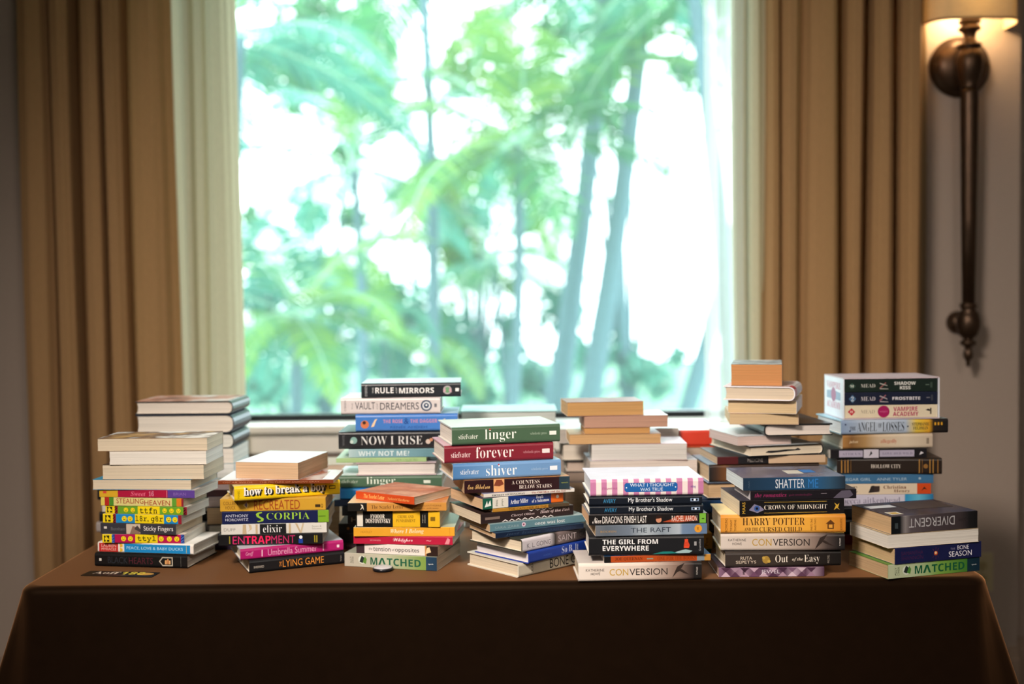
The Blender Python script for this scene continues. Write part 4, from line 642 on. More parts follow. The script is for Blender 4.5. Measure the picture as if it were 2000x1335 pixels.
 ('thick dark paperback with upside-down grey title, top of the right end stack','books in the stack at the right end of the table',0.7869,0.0572,0.835,16,0.1916,0.134,0.034,0,'S','#888888','#3a3238','#d2b188',('L',[(0,'#0f1418'),(0.1,'#14181c'),(0.16,'#8a8484'),(0.22,'#5a5256'),(0.5,'#473e42'),(0.8,'#3c3436'),(0.9,'#1f1e20'),(1,'#141416')]),[('T','DIVERGENT',0.2,0.73,0.3,0.82,'#b5b4b8','g',180),('T','ROTH',0.78,0.88,0.45,0.68,'#2a2526','g',180),('R',0.04,0.075,0.3,0.62,'#3a4448'),('Q',0.05,0.36,0.62,0.8,'#d9dde4'),('Q',0.06,0.2,0.12,0.3,'#e3e0d6'),('Q',0.085,0.175,0.15,0.27,'#c9a23a'),('Q',0.4,0.93,0.4,0.92,'#4a3f3e')],('#362c30','#4a3c40','#2a3a5a'),0.22),
 ('dark book at the very bottom behind the left end stack','books in the tall pile behind the left end stack',-0.8054,0.505,0.7502,0,0.2826,0.15,0.011,1,'S','#2a2422','#2a2422','#dccdb4',None,[],None,0.35),
 ('silver-grey rounded spine poking out behind the left end stack','books in the tall pile behind the left end stack',-0.8209,0.505,0.7612,0,0.279,0.15,0.0239,1,'S','#a39a98','#a39a98','#ece6dc',None,[],None,0.35),
 ('black book end showing just above the silver-grey spine','books in the tall pile behind the left end stack',-0.8139,0.505,0.785,0,0.2778,0.15,0.0236,1,'S','#15151a','#15151a','#ece6dc',None,[],None,0.35),
 ('white book mostly hidden behind the thin green spine','books in the tall pile behind the left end stack',-0.8074,0.505,0.8086,0,0.2777,0.15,0.0272,0,'F','#b9b2ac','#b9b2ac','#ece6dc',None,[],None,0.35),
 ('black spined book peeking out beside the crimson paperback','books in the tall pile behind the left end stack',-0.8092,0.505,0.8358,0,0.294,0.15,0.0284,1,'S','#15161c','#15161c','#ece6dc',None,[],None,0.35),
 ('pale-paged book behind the stack beside the thin teal cover','books in the tall pile behind the left end stack',-0.7605,0.505,0.8642,0,0.221,0.15,0.0184,0,'F','#c8d4d2','#c8d4d2','#e4e6e0',None,[],None,0.35),
 ('pale book with a teal-edged cover third under the two page-out hardcovers','books in the tall pile behind the left end stack',-0.7523,0.505,0.8826,0,0.2221,0.15,0.0353,0,'F','#6aa6b0','#6aa6b0','#e6e8e4',None,[],None,0.35),
 ('white book with plain page edges behind the left end stack','books in the tall pile behind the left end stack',-0.7556,0.505,0.9179,0,0.2279,0.15,0.0343,0,'F','#cfd4d0','#cfd4d0','#ece6dc',None,[],None,0.35),
 ('black-spined hardcover whose right end shows behind the left end stack','books in the tall pile behind the left end stack',-0.7543,0.51,0.9522,0,0.2289,0.16,0.0353,1,'HR','#1c2426','#1c2426','#dfe0d8',None,[],None,0.35),
 ('hardcover with blue-black cover edge, second from the top of the far left pile','books in the tall pile behind the left end stack',-0.7504,0.51,0.9875,-1,0.2265,0.16,0.0435,1,'HR','#20293c','#2c3448','#e6ded2',None,[],None,0.35),
 ('hardcover with a patchwork cover, top of the pile beside the left curtain','books in the tall pile behind the left end stack',-0.7514,0.51,1.0311,-1,0.2252,0.16,0.0306,1,'HR','#26262a','#7a6a66','#e4dace',None,[],('#5c4a4c','#c98a72','#e8e0dc'),0.35),
 ('dark plum book low in the gap between the two left stacks','books in the low pile in the gap after the left end stack',-0.5824,0.3449,0.7502,4,0.1668,0.12,0.0361,0,'S','#3a2a44','#3a2a44','#dccdb4',None,[],None,0.35),
 ('white and black hardcover in the gap between the two left stacks','books in the low pile in the gap after the left end stack',-0.5825,0.3449,0.7863,3,0.1705,0.12,0.0202,1,'F','#23222a','#23222a','#ece6dc',None,[],None,0.35),
 ('tan paged paperback in the gap between the two left stacks','books in the low pile in the gap after the left end stack',-0.5867,0.3448,0.8064,5,0.1662,0.12,0.0369,0,'F','#3c3030','#3c3030','#cfae8a',None,[],None,0.35),
 ('paperback with mauve-tinted page edges in the gap behind the gold book','books in the low pile in the gap after the left end stack',-0.5821,0.345,0.8434,2,0.1654,0.12,0.0234,0,'F','#5a4a6c','#5a4a6c','#c9b3b0',None,[],None,0.35),
 ('dark red book topping the low pile in the gap','books in the low pile in the gap after the left end stack',-0.5828,0.345,0.8668,2,0.1675,0.12,0.0145,0,'S','#4a1218','#6a1a20','#dccdb4',None,[],None,0.35),
 ('dark plum book at the bottom of the tall window pile','books in the tall pile before the middle of the window',-0.2699,0.35,0.7502,0,0.1983,0.15,0.0137,0,'S','#4c3440','#4c3440','#dccdb4',None,[('T','Wuthering',0.03,0.3,0.3,0.7,'#8c6c74','s',0)],None,0.35),
 ('black-brown book second from the bottom of the tall window pile','books in the tall pile before the middle of the window',-0.2763,0.35,0.7639,0,0.2071,0.15,0.0213,0,'S','#211a1a','#211a1a','#dccdb4',None,[],None,0.35),
 ('black book with a tiny orange mark low in the tall window pile','books in the tall pile before the middle of the window',-0.2749,0.35,0.7851,0,0.2093,0.15,0.0212,0,'S','#1c1618','#1c1618','#dccdb4',None,[('C',0.1,0.5,0.14,'#b0703a')],None,0.35),
 ('dark brown book with a pale initial low in the tall window pile','books in the tall pile before the middle of the window',-0.2602,0.35,0.8063,0,0.1982,0.15,0.0166,0,'S','#2c2220','#2c2220','#dccdb4',None,[('T','HEIST',0.04,0.3,0.2,0.8,'#b9a08a','g',0)],None,0.35),
 ('black paperback under the navy one in the tall window pile','books in the tall pile before the middle of the window',-0.2672,0.35,0.8229,0,0.2081,0.15,0.0201,0,'S','#16171c','#16171c','#dccdb4',None,[],None,0.35),
 ('navy book sticking out left beneath the shiny blue spine','books in the tall pile before the middle of the window',-0.2808,0.35,0.843,0,0.2224,0.15,0.0157,1,'S','#142440','#142440','#dccdb4',None,[],None,0.35),
 ('shiny bright blue spine beneath the green hardcover of the window pile','books in the tall pile before the middle of the window',-0.2677,0.35,0.8587,0,0.2146,0.15,0.0243,1,'S','#1a7ac8','#1a7ac8','#ece6dc',('L',[(0,'#1a6ab8'),(0.1,'#2a96dc'),(0.2,'#1566ac'),(1,'#1a7ac8')]),[],None,0.35),
 ('green hardcover copy in the window pile, half hidden by the slanted orange book','books in the tall pile before the middle of the window',-0.2695,0.35,0.883,-1,0.2327,0.15,0.0267,1,'S','#486650','#dfe6ea','#ece6dc',None,[('T','stiefvater',0.06,0.22,0.4,0.68,'#c3cfc0','r',0),('T','linger',0.3,0.57,0.14,0.9,'#dfe8dc','r',0),('R',0.83,0.895,0.36,0.6,'#dfe6da')],None,0.35),
 ('white page block of a hardcover lying spine in, middle of the window pile','books in the tall pile before the middle of the window',-0.2526,0.35,0.9098,0,0.1724,0.15,0.0287,1,'F','#b9a8b0','#c8bcc4','#ddd6d2',None,[],None,0.35),
 ('thin pale green book in the middle of the window pile','books in the tall pile before the middle of the window',-0.2858,0.35,0.9384,1,0.1944,0.15,0.0103,0,'S','#9cbc84','#b9d0b0','#ece6dc',None,[('T','NEW COLLECTED',0.66,0.9,0.2,0.7,'#6a8a5a','g',0)],None,0.35),
 ('teal paperback with pale capitals under the black serif-titled book','books in the tall pile before the middle of the window',-0.2494,0.35,0.9488,0,0.211,0.15,0.0185,0,'S','#6f9aa6','#9cc0c8','#c9cfca',('L',[(0,'#a9c3c6'),(0.2,'#7aa6b2'),(1,'#5a8490')]),[('T','WHY NOT ME?',0.1,0.62,0.18,0.78,'#cfe0e2','b',0)],None,0.35),
 ('black hardcover with thin white serif capitals in the window pile','books in the tall pile before the middle of the window',-0.2666,0.35,0.9673,0,0.2197,0.15,0.0379,1,'S','#191b20','#2c3a4a','#ece6dc',None,[('T','WHITE',0.04,0.06,0.2,0.8,'#6a6c70','g',90),('C',0.15,0.5,0.2,'#7ea6a0'),('C',0.13,0.42,0.1,'#b9ccc6'),('T','NOW I RISE',0.22,0.825,0.24,0.74,'#d3d6d6','r',0),('C',0.88,0.4,0.14,'#c9bab0'),('C',0.91,0.5,0.1,'#c98a6a')],None,0.35),
 ('sky blue hardcover with coral capitals third from the top of the window pile','books in the tall pile before the middle of the window',-0.2301,0.35,1.0051,1,0.2198,0.15,0.0372,1,'S','#3f78c4','#a9c3e6','#ece6dc',None,[('C',0.09,0.42,0.24,'#c9744a'),('C',0.085,0.52,0.1,'#3a2420'),('P','#e6c9a0',((0.15,0.25),(0.17,0.5),(0.19,0.7),(0.215,0.75),(0.2,0.62),(0.18,0.3))),('T','THE ROSE',0.27,0.46,0.48,0.7,'#c08aa8','b',0),('T','&',0.475,0.52,0.42,0.76,'#1d3f86','j',0),('T','THE DAGGER',0.535,0.8,0.48,0.7,'#c08aa8','b',0),('T','RENÉE AHDIEH',0.34,0.7,0.18,0.34,'#27509a','g',0),('P','#e6c9a0',((0.83,0.4),(0.85,0.65),(0.88,0.72),(0.87,0.5))),('C',0.94,0.45,0.2,'#b85a4a')],None,0.35),
 ('white hardcover with grey squared capitals second from the top by the window','books in the tall pile before the middle of the window',-0.2631,0.35,1.0424,0,0.2145,0.15,0.0357,1,'S','#cfc8c8','#dcd8d8','#ece6dc',None,[('T',"O'BRIEN",0.035,0.055,0.2,0.85,'#6a666a','g',90),('T','THE',0.11,0.122,0.3,0.7,'#6a666a','g',90),('T','VAULT',0.145,0.345,0.3,0.74,'#3f4047','g',0),('T','OF',0.36,0.372,0.3,0.7,'#6a666a','g',90),('T','DREAMERS',0.395,0.785,0.26,0.7,'#3f4047','g',0),('C',0.86,0.5,0.34,'#3a4a62'),('C',0.86,0.5,0.25,'#cfd4da'),('C',0.86,0.5,0.16,'#3a4a62'),('C',0.86,0.52,0.06,'#e6eaee'),('R',0.94,0.965,0.4,0.62,'#6c6c74')],None,0.35),
 ('black hardcover with white squared capitals, top of the pile before the window','books in the tall pile before the middle of the window',-0.2209,0.35,1.0781,2,0.2139,0.15,0.0316,1,'S','#1b2128','#c4dce0','#ece6dc',None,[('T',"O'BRIEN",0.035,0.06,0.1,0.85,'#a9adb0','g',90),('T','THE',0.11,0.125,0.3,0.7,'#c9cccc','g',90),('T','RULE',0.14,0.325,0.3,0.7,'#eceeee','b',0),('T','OF',0.345,0.36,0.3,0.7,'#c9cccc','g',90),('T','MIRRORS',0.38,0.73,0.28,0.66,'#eceeee','b',0),('C',0.865,0.48,0.3,'#a9a4a8'),('C',0.865,0.48,0.2,'#6d9a72'),('P','#c49aa8',((0.82,0.3),(0.84,0.7),(0.85,0.4))),('P','#c49aa8',((0.88,0.4),(0.89,0.7),(0.91,0.3))),('R',0.945,0.98,0.38,0.6,'#e6eaea')],None,0.35),
 ('tan paged book at the bottom behind the gold paperback','books in the tan-paged pile behind the yellow hardcover',-0.4884,0.515,0.7502,0,0.1708,0.13,0.0489,0,'F','#8a6a50','#8a6a50','#c9a98c',None,[],None,0.35),
 ('second tan paged book behind the gold paperback','books in the tan-paged pile behind the yellow hardcover',-0.4878,0.515,0.7991,0,0.1708,0.13,0.0179,0,'F','#a8886a','#a8886a','#c9a98c',None,[],None,0.35),
 ('tan paged book level with the navy book end','books in the tan-paged pile behind the yellow hardcover',-0.4916,0.515,0.817,0,0.1743,0.13,0.0203,0,'F','#a8886a','#a8886a','#ccb094',None,[],None,0.35),
 ('pale book hidden behind the yellow hardcover','books in the tan-paged pile behind the yellow hardcover',-0.4845,0.515,0.8373,0,0.1754,0.13,0.0452,1,'F','#9aa4b0','#9aa4b0','#d4c8bc',None,[],None,0.35),
 ('brown covered book with a pale end behind the yellow hardcover','books in the tan-paged pile behind the yellow hardcover',-0.4683,0.515,0.8825,2,0.1861,0.13,0.026,0,'F','#8a5c40','#a06c4a','#d0b8a4',None,[],None,0.35),
 ('grey-pink paged book low in the hidden far pile','books in the far pile hidden behind the green hardcover',-0.0061,0.575,0.7502,0,0.226,0.15,0.0526,1,'F','#b0a4a4','#b0a4a4','#cfc0b8',None,[],None,0.35),
 ('mauve-grey paged book in the hidden far pile','books in the far pile hidden behind the green hardcover',-0.0043,0.575,0.8028,0,0.2283,0.15,0.0607,1,'F','#b0a4a4','#b0a4a4','#cfc0b8',None,[],None,0.35),
 ('pinkish-grey paged book whose end shows behind the powder blue hardcover','books in the far pile hidden behind the green hardcover',-0.0085,0.575,0.8636,0,0.2184,0.15,0.0607,1,'F','#b0a4a4','#b0a4a4','#d0c2bc',None,[],None,0.35),
 ('grey hardcover with a teal right end behind the green hardcover','books in the far pile hidden behind the green hardcover',-0.0114,0.575,0.9242,0,0.2231,0.15,0.0666,1,'F','#3f7e90','#3f7e90','#cfc8c0',None,[],None,0.35),
 ('pale aqua covered hardcover on the far pile just under the window','books in the far pile hidden behind the green hardcover',-0.0097,0.58,0.9908,0,0.2277,0.16,0.0344,1,'F','#a9d6da','#bfe4e6','#c4ccc8',None,[],None,0.35),
 ('greyish book at the bottom of the far middle pile','books in the far pile behind the tan paperbacks',0.2322,0.545,0.7502,0,0.2216,0.14,0.0366,0,'F','#8a7a70','#8a7a70','#bfa890',None,[],None,0.35),
 ('tan paged book above the bottom of the far middle pile','books in the far pile behind the tan paperbacks',0.232,0.545,0.7868,0,0.2226,0.14,0.0722,0,'F','#24488a','#24488a','#c4a88c',None,[],None,0.35),
 ('dull grey-tan paged book under the white-paged hardcover','books in the far pile behind the tan paperbacks',0.2347,0.545,0.859,0,0.2177,0.14,0.0228,0,'F','#3a3234','#3a3234','#b09c8e',None,[],None,0.35),
 ('mauve-tan paged book with a dark cover under the white-paged hardcover','books in the far pile behind the tan paperbacks',0.2337,0.545,0.8818,0,0.22,0.14,0.0264,1,'F','#4c4644','#4c4644','#c9b6a8',None,[],None,0.35),
 ('hardcover with white pages and black board edges left of the thick pale book','books in the far pile behind the tan paperbacks',0.2291,0.545,0.9083,0,0.2294,0.14,0.0421,1,'F','#1d2422','#1d2422','#dcd2c4',None,[],None,0.35),
 ('wide white-topped book showing at both sides of the tan paperbacks','books in the far pile behind the tan paperbacks',0.2461,0.575,0.9503,0,0.2819,0.2,0.0334,0,'F','#eef2f0','#f2f4f2','#b9b2aa',None,[],None,0.35),
 ('pale hardcover hidden low behind the pink striped book','books in the pile of tan paperbacks by the window',0.2726,0.365,0.7502,0,0.2182,0.13,0.069,1,'F','#aaa49c','#aaa49c','#cfc6ba',None,[],None,0.35),
 ('cream book hidden behind the pink striped book','books in the pile of tan paperbacks by the window',0.273,0.365,0.8192,0,0.2179,0.13,0.0719,1,'F','#b4aea6','#b4aea6','#d8cfc4',None,[],None,0.35),
 ('white book with a faded picture cover directly behind the pink striped book','books in the pile of tan paperbacks by the window',0.2818,0.37,0.8912,2,0.2356,0.14,0.0425,0,'F','#dfe2e2','#e6e8ea','#d4c8c0',None,[],('#eef0f0','#b9bfcc','#8f8c98'),0.35),
 ('thick pale grey page block with a pink cover edge','books in the pile of tan paperbacks by the window',0.2758,0.3625,0.9337,-1,0.2083,0.125,0.036,0,'F','#c9a0ae','#d4a9b4','#cfccc8',None,[],None,0.35),
 ('wide tan paperback at the base of the brown-paged ones','books in the pile of tan paperbacks by the window',0.2216,0.355,0.9697,1,0.2,0.11,0.0218,0,'F','#8a6a50','#b98e5e','#c79f70',None,[],None,0.35),
 ('thin golden tan paperback in the brown-paged pile','books in the pile of tan paperbacks by the window',0.2265,0.355,0.9915,1,0.1434,0.11,0.0139,0,'F','#8a5c40','#8a5c40','#c4935a',None,[],None,0.35),
 ('pinkish-brown paperback with wavy pages second from the top by the window','books in the pile of tan paperbacks by the window',0.2448,0.36,1.0054,2,0.1836,0.12,0.0261,0,'F','#8c5a50','#e6ded6','#b8907c',None,[],None,0.35),
 ('tan paperback with a maroon cover edge, top of the brown-paged pile','books in the pile of tan paperbacks by the window',0.1976,0.3548,1.0315,5,0.1686,0.11,0.0306,0,'F','#8a4f44','#9a6258','#c29660',None,[],None,0.35),
 ('dark book at the bottom of the far pile below the orange-red one','books in the far pile with the orange-red hardcover',0.4853,0.58,0.7502,0,0.1813,0.16,0.0475,0,'F','#5a4a48','#5a4a48','#a08c80',None,[],None,0.35),
 ('dull brown paged book in the far pile below the orange-edged hardcover','books in the far pile with the orange-red hardcover',0.4879,0.58,0.7977,0,0.186,0.16,0.0728,0,'F','#5a4440','#5a4440','#9c8478',None,[],None,0.35),
 ('brownish paged book right under the orange-edged hardcover','books in the far pile with the orange-red hardcover',0.4917,0.58,0.8705,0,0.1931,0.16,0.0339,0,'F','#6c4a44','#6c4a44','#b09488',None,[],None,0.35),
 ('cream paged hardcover with orange board edges in the far pile','books in the far pile with the orange-red hardcover',0.4918,0.58,0.9044,0,0.1978,0.16,0.0327,1,'F','#d95a34','#d95a34','#d3c0ae',None,[],None,0.35),
 ('orange-red hardcover spine behind the white-paged hardcover','books in the far pile with the orange-red hardcover',0.489,0.58,0.9371,0,0.1941,0.16,0.0376,1,'S','#d8402c','#f2e9e4','#ece6dc',None,[],None,0.35),
 ('dark green book low behind the stack with the orange disc','books in the pair of books behind the little red ship book',0.3612,0.245,0.7502,2,0.1016,0.09,0.0091,0,'S','#2c5a24','#2c5a24','#dccdb4',None,[],None,0.35),
 ('mustard yellow book end behind the thick black hardcover','books in the pair of books behind the little red ship book',0.3597,0.245,0.7593,2,0.1091,0.09,0.0335,0,'S','#b8862a','#b8862a','#dccdb4',None,[('T','Poe',0.86,0.92,0.2,0.7,'#3a2808','g',90)],None,0.35),
 ('black book at the bottom of the tall mixed pile','books in the tall mixed pile behind the blue-grey paperback',0.5314,0.31,0.7502,2,0.211,0.15,0.0347,0,'S','#17161c','#17161c','#dccdb4',None,[],None,0.35),
 ('near-black book above the bottom of the tall mixed pile','books in the tall mixed pile behind the blue-grey paperback',0.5244,0.31,0.7849,2,0.2251,0.15,0.0439,1,'S','#1c1a24','#1c1a24','#dccdb4',None,[],None,0.35),
 ('navy blue book end between the pink striped book and the golden hardcover','books in the tall mixed pile behind the blue-grey paperback',0.5098,0.31,0.8288,2,0.2326,0.15,0.0308,1,'S','#123c68','#1a4a78','#dccdb4',None,[],None,0.35),
 ('tan paged hardcover with a bluish cover below the brown leather-like spine','books in the tall mixed pile behind the blue-grey paperback',0.5178,0.3098,0.8596,4,0.2248,0.15,0.0349,1,'F','#232a3c','#a8bcd4','#cfae88',None,[],None,0.35),
 ('dark brown rounded spine like old leather, left of the blue-grey paperback','books in the tall mixed pile behind the blue-grey paperback',0.5274,0.3148,0.8945,4,0.238,0.16,0.0381,1,'S','#33221a','#7f96ac','#d6bfa0',('L',[(0,'#15181c'),(0.06,'#3c281e'),(0.14,'#6a4426'),(0.2,'#3c2a20'),(1,'#2c2018')]),[],None,0.35),
 ('black book with a dark red left end and small pale capitals','books in the tall mixed pile behind the blue-grey paperback',0.5426,0.3148,0.9326,4,0.2336,0.16,0.0168,0,'S','#191518','#241e22','#cdb294',('C',[(0,'#4c1418'),(0.19,'#17161a'),(0.47,'#c9ad90')]),[('T','MEDICINE',0.28,0.42,0.25,0.72,'#a39c98','g',0)],None,0.35),
 ('white-paged hardcover with a black scribble on its page edge','books in the tall mixed pile behind the blue-grey paperback',0.5558,0.337,0.9494,13.625,0.171,0.21,0.0231,1,'HR','#121316','#d3dce2','#ddd0ba',None,[('P','#1a1a1e',((0.22,0.34),(0.26,0.5),(0.4,0.5),(0.5,0.56),(0.62,0.54),(0.66,0.66),(0.7,0.52),(0.69,0.44),(0.55,0.4),(0.4,0.32),(0.3,0.28)))],None,0.35),
 ('thin lavender-white paperback lying on the scribbled hardcover','books in the tall mixed pile behind the blue-grey paperback',0.5169,0.3133,0.9725,12,0.1212,0.16,0.0201,0,'HR','#8a7c80','#dfe4ea','#d3bdb6',None,[],None,0.35),
 ('hardcover outlined by black boards with its blue spine turned left','books in the tall mixed pile behind the blue-grey paperback',0.5953,0.3297,0.9926,4,0.1479,0.21,0.0254,1,'HL','#11151a','#1c222a','#ddd3cc',None,[],None,0.35),
 ('lower of two cream mass-market paperbacks near the top of the mixed pile','books in the tall mixed pile behind the blue-grey paperback',0.5385,0.2994,1.0181,-7,0.1425,0.17,0.0235,0,'HR','#a98a80','#cfae86','#d3b890',None,[],None,0.35),
 ('upper cream paperback with a pale patterned spine under the pink-trimmed hardcover','books in the tall mixed pile behind the blue-grey paperback',0.5499,0.2959,1.0415,-17.95,0.142,0.17,0.0281,0,'HR','#d9cfca','#d9c9b0','#d6bd94',None,[],None,0.35),
 ('white hardcover with pink-red trim and rounded spine near the pile top','books in the tall mixed pile behind the blue-grey paperback',0.543,0.2854,1.0696,-18.95,0.1475,0.17,0.03,1,'HR','#e9e6ea','#e6c8cc','#dccbb4',('C',[(0,'#23244c'),(0.03,'#d23a52'),(0.26,'#e9e6ea')]),[],None,0.35),
 ('thick orange-tan block paperback crowning the mixed pile, with a silvery cover','books in the tall mixed pile behind the blue-grey paperback',0.5317,0.2978,1.0996,-13.025,0.1055,0.17,0.0456,0,'HR','#5c5654','#a9b0b4','#d0935e',None,[],('#c3cacc','#7f878c','#dfe4e6'),0.35),
 ('dark crimson spine barely showing left of the right end stack','books in the tall pile behind the right end stack',0.8069,0.345,0.7502,1,0.2113,0.15,0.0223,0,'S','#7a1826','#7a1826','#dccdb4',None,[],None,0.35),
 ('black hardcover with a pale board line behind the right end stack','books in the tall pile behind the right end stack',0.8013,0.345,0.7725,1,0.2179,0.15,0.0334,1,'S','#101116','#101116','#dccdb4',None,[],None,0.35),
 ('plain black book directly under the lavender spine','books in the tall pile behind the right end stack',0.799,0.345,0.806,1,0.2178,0.15,0.0278,1,'S','#14161c','#14161c','#dccdb4',None,[],None,0.35),
 ('lavender-white paperback with spaced letters and a bright blue right end','books in the tall pile behind the right end stack',0.7984,0.345,0.8338,1,0.2121,0.15,0.0244,0,'S','#c3bfd2','#b9b6c8','#ece6dc',('L',[(0,'#bdb9ce'),(0.7,'#c9c6d4'),(0.715,'#2f8fc0'),(0.85,'#62b6d4'),(1,'#1c6a9c')]),[('T','rebecca aitkenhead',0,0.66,0.22,0.76,'#77738c','r',0)],None,0.35),
 ('cream paperback with a black girl-shaped figure and orange right end','books in the tall pile behind the right end stack',0.7974,0.345,0.8582,0,0.2042,0.15,0.0233,0,'S','#d6c6ae','#cfc0aa','#dccdb4',('C',[(0,'#d6c6ae'),(0.855,'#c84a1e')]),[('T','ALICE',0,0.225,0.2,0.78,'#2b2422','s',0),('P','#2b2422',((0.34,0.15),(0.37,0.8),(0.4,0.85),(0.42,0.4),(0.46,0.25))),('R',0.4,0.46,0.3,0.8,'#3a2e2a'),('T','Christina',0.5,0.74,0.52,0.84,'#6a3a24','s',0),('T','Henry',0.61,0.78,0.12,0.44,'#6a3a24','s',0),('P','#2c1c14',((0.9,0.3),(0.93,0.7),(0.96,0.4),(0.93,0.5)))],None,0.35),
 ('slate blue paperback with spaced pale capitals under the dark gilded spine','books in the tall pile behind the right end stack',0.7996,0.345,0.8815,0,0.2108,0.15,0.0199,0,'S','#3c6c94','#5a86a8','#dccdb4',None,[('T','VINEGAR GIRL',0.02,0.36,0.34,0.64,'#a9c0d0','g',0),('T','ANNE TYLER',0.42,0.73,0.34,0.64,'#a9c0d0','g',0),('C',0.86,0.55,0.14,'#9cb4c4')],None,0.35),
 ('dark leather-look spine with gilt bands at both ends','books in the tall pile behind the right end stack',0.8149,0.3323,0.9015,-4.525,0.2213,0.125,0.0354,1,'S','#241a14','#3a2c22','#bcd0de',None,[('R',0.04,0.05,0.08,0.92,'#a5793a'),('R',0.07,0.085,0.08,0.92,'#8a6230'),('R',0.1,0.11,0.08,0.92,'#a5793a'),('R',0.13,0.135,0.08,0.92,'#7a5628'),('T','HOLLOW CITY',0.325,0.61,0.38,0.62,'#d9d0c4','r',0),('R',0.78,0.79,0.08,0.92,'#a5793a'),('R',0.81,0.815,0.08,0.92,'#7a5628'),('C',0.845,0.5,0.14,'#8a6230'),('R',0.88,0.89,0.08,0.92,'#a5793a'),('R',0.91,0.92,0.08,0.92,'#a5793a'),('R',0.955,0.965,0.08,0.92,'#8a6230')],None,0.35),
 ('black and lilac paperback with two pale title labels','books in the tall pile behind the right end stack',0.7856,0.345,0.9368,1,0.2085,0.15,0.0202,0,'S','#17151a','#26232a','#ece6dc',None,[('R',0.09,0.335,0.14,0.86,'#a9a3b8'),('R',0.345,0.5,0.04,0.96,'#c3bfcc'),('P','#1c1a20',((0.4,0.2),(0.42,0.8),(0.435,0.5),(0.42,0.4))),('T','ATTICUS',0.12,0.31,0.36,0.62,'#6c6880','r',0),('R',0.51,0.87,0.14,0.86,'#a9a3b8'),('T','LOVE HER WILD',0.54,0.85,0.36,0.62,'#6c6880','r',0),('P','#d6d3da',((0.92,0.3),(0.94,0.7),(0.97,0.5)))],None,0.35),
 ('sepia hardcover with faint red lower case title','books in the tall pile behind the right end stack',0.8038,0.3475,0.957,2,0.1958,0.155,0.0319,1,'S','#b08a5a','#c9b090','#d9c6ac',('L',[(0,'#a87a44'),(0.1,'#7d5a34'),(0.25,'#a88658'),(0.4,'#c9b498'),(0.7,'#d2c4ae'),(1,'#bfae9a')]),[('T','jackson',0.07,0.17,0.36,0.62,'#d9c3a0','j',0),('T','allegedly',0.42,0.6,0.32,0.66,'#b0432c','r',0),('R',0.93,0.96,0.3,0.7,'#8a7c6c')],None,0.35),
 ('pale blue hardcover with spiky black title and orange city skyline end','books in the tall pile behind the right end stack',0.8156,0.3472,0.9889,4.625,0.2374,0.155,0.0313,1,'S','#8fa8c8','#a9d0e2','#dfe6ea',('L',[(0,'#8298b8'),(0.25,'#b3c0d0'),(0.6,'#a9b8cc'),(0.7,'#e0c34a'),(0.82,'#d9a22c'),(0.86,'#2a2420'),(1,'#1c1a1c')]),[('T','THE',0.08,0.135,0.3,0.55,'#2a2c34','s',0),('T','ANGEL',0.15,0.33,0.2,0.86,'#1f2026','r',0),('T','OF',0.345,0.375,0.45,0.75,'#2a2c34','s',0),('T','LOSSES',0.385,0.585,0.18,0.84,'#1f2026','r',0),('T','STEPHANIE',0.66,0.82,0.54,0.76,'#4a4438','s',0),('T','FELDMAN',0.67,0.81,0.26,0.48,'#4a4438','s',0),('C',0.04,0.7,0.06,'#2a3a5a'),('C',0.08,0.25,0.06,'#2a3a5a'),('C',0.62,0.5,0.06,'#2a3a5a'),('R',0.87,0.885,0.55,0.75,'#d9a22c'),('R',0.9,0.915,0.55,0.75,'#d9a22c'),('R',0.93,0.945,0.55,0.75,'#d9a22c')],None,0.35),
]
prepare_text([(d[1], d[7]) for q in BOOKS for d in q[15] if d[0] == 'T'])
for q in BOOKS: make_book(q)
# ------------------------------------------------------------------ bookmark card and round tin on the cloth
prepare_text([('Aoff', 's'), ('180', 'b'), ('graduation rates', 'g')])
cr_ = empty('bookmark_card', (-.7805, .067, .7502), math.radians(-8)); tag(cr_, 'black bookmark card with yellow and white print lying flat at the table edge', 'bookmark')
b = MB(); b.box(-.074, .074, -.0185, .0185, 0, .0012); b.build('card', plain('#15110f', .35, 'card_stock'), cr_)
def flat_ink(parent, t, st, x0, x1, y0, y1, z, col):
    co, fs = GLYPHS[(t, st)]
    obj('lettering', [(x0+(x1-x0)*p[0], y0+(y1-y0)*p[1], z) for p in co], fs, print_mat(col), parent)
flat_ink(cr_, 'Aoff', 's', -.058, -.004, -.004, .015, .0014, '#d9c7b4')
flat_ink(cr_, '180', 'b', .0, .048, -.004, .016, .0014, '#e3d24a')
flat_ink(cr_, 'graduation rates', 'g', -.02, .05, -.014, -.008, .0014, '#8a6a58')
b = MB(); b.add([(.05+.018*math.cos(a), .004+.010*math.sin(a), .0013) for a in np.linspace(0, 2*math.pi, 20, endpoint=False)], [tuple(range(20))]); b.build('printed_panel', print_mat('#c99a4a'), cr_)
tr_ = empty('button_badge', (-.2615, .078, .7502), .3); tag(tr_, 'small round button badge with a pale face lying on the cloth', 'badge')
b = MB(); b.lathe([(.019, 0), (.0205, .0015), (.0208, .004), (.0195, .0065)], 32); b.build('rim', plain('#1a1c22', .25, 'badge_rim', .6, .3), tr_, True)
b = MB(); b.lathe([(.0193, .0064), (.0175, .0078), (.012, .0092), (.004, .0098)], 32); b.build('face', plain('#c3c2c8', .25, 'badge_face'), tr_, True)

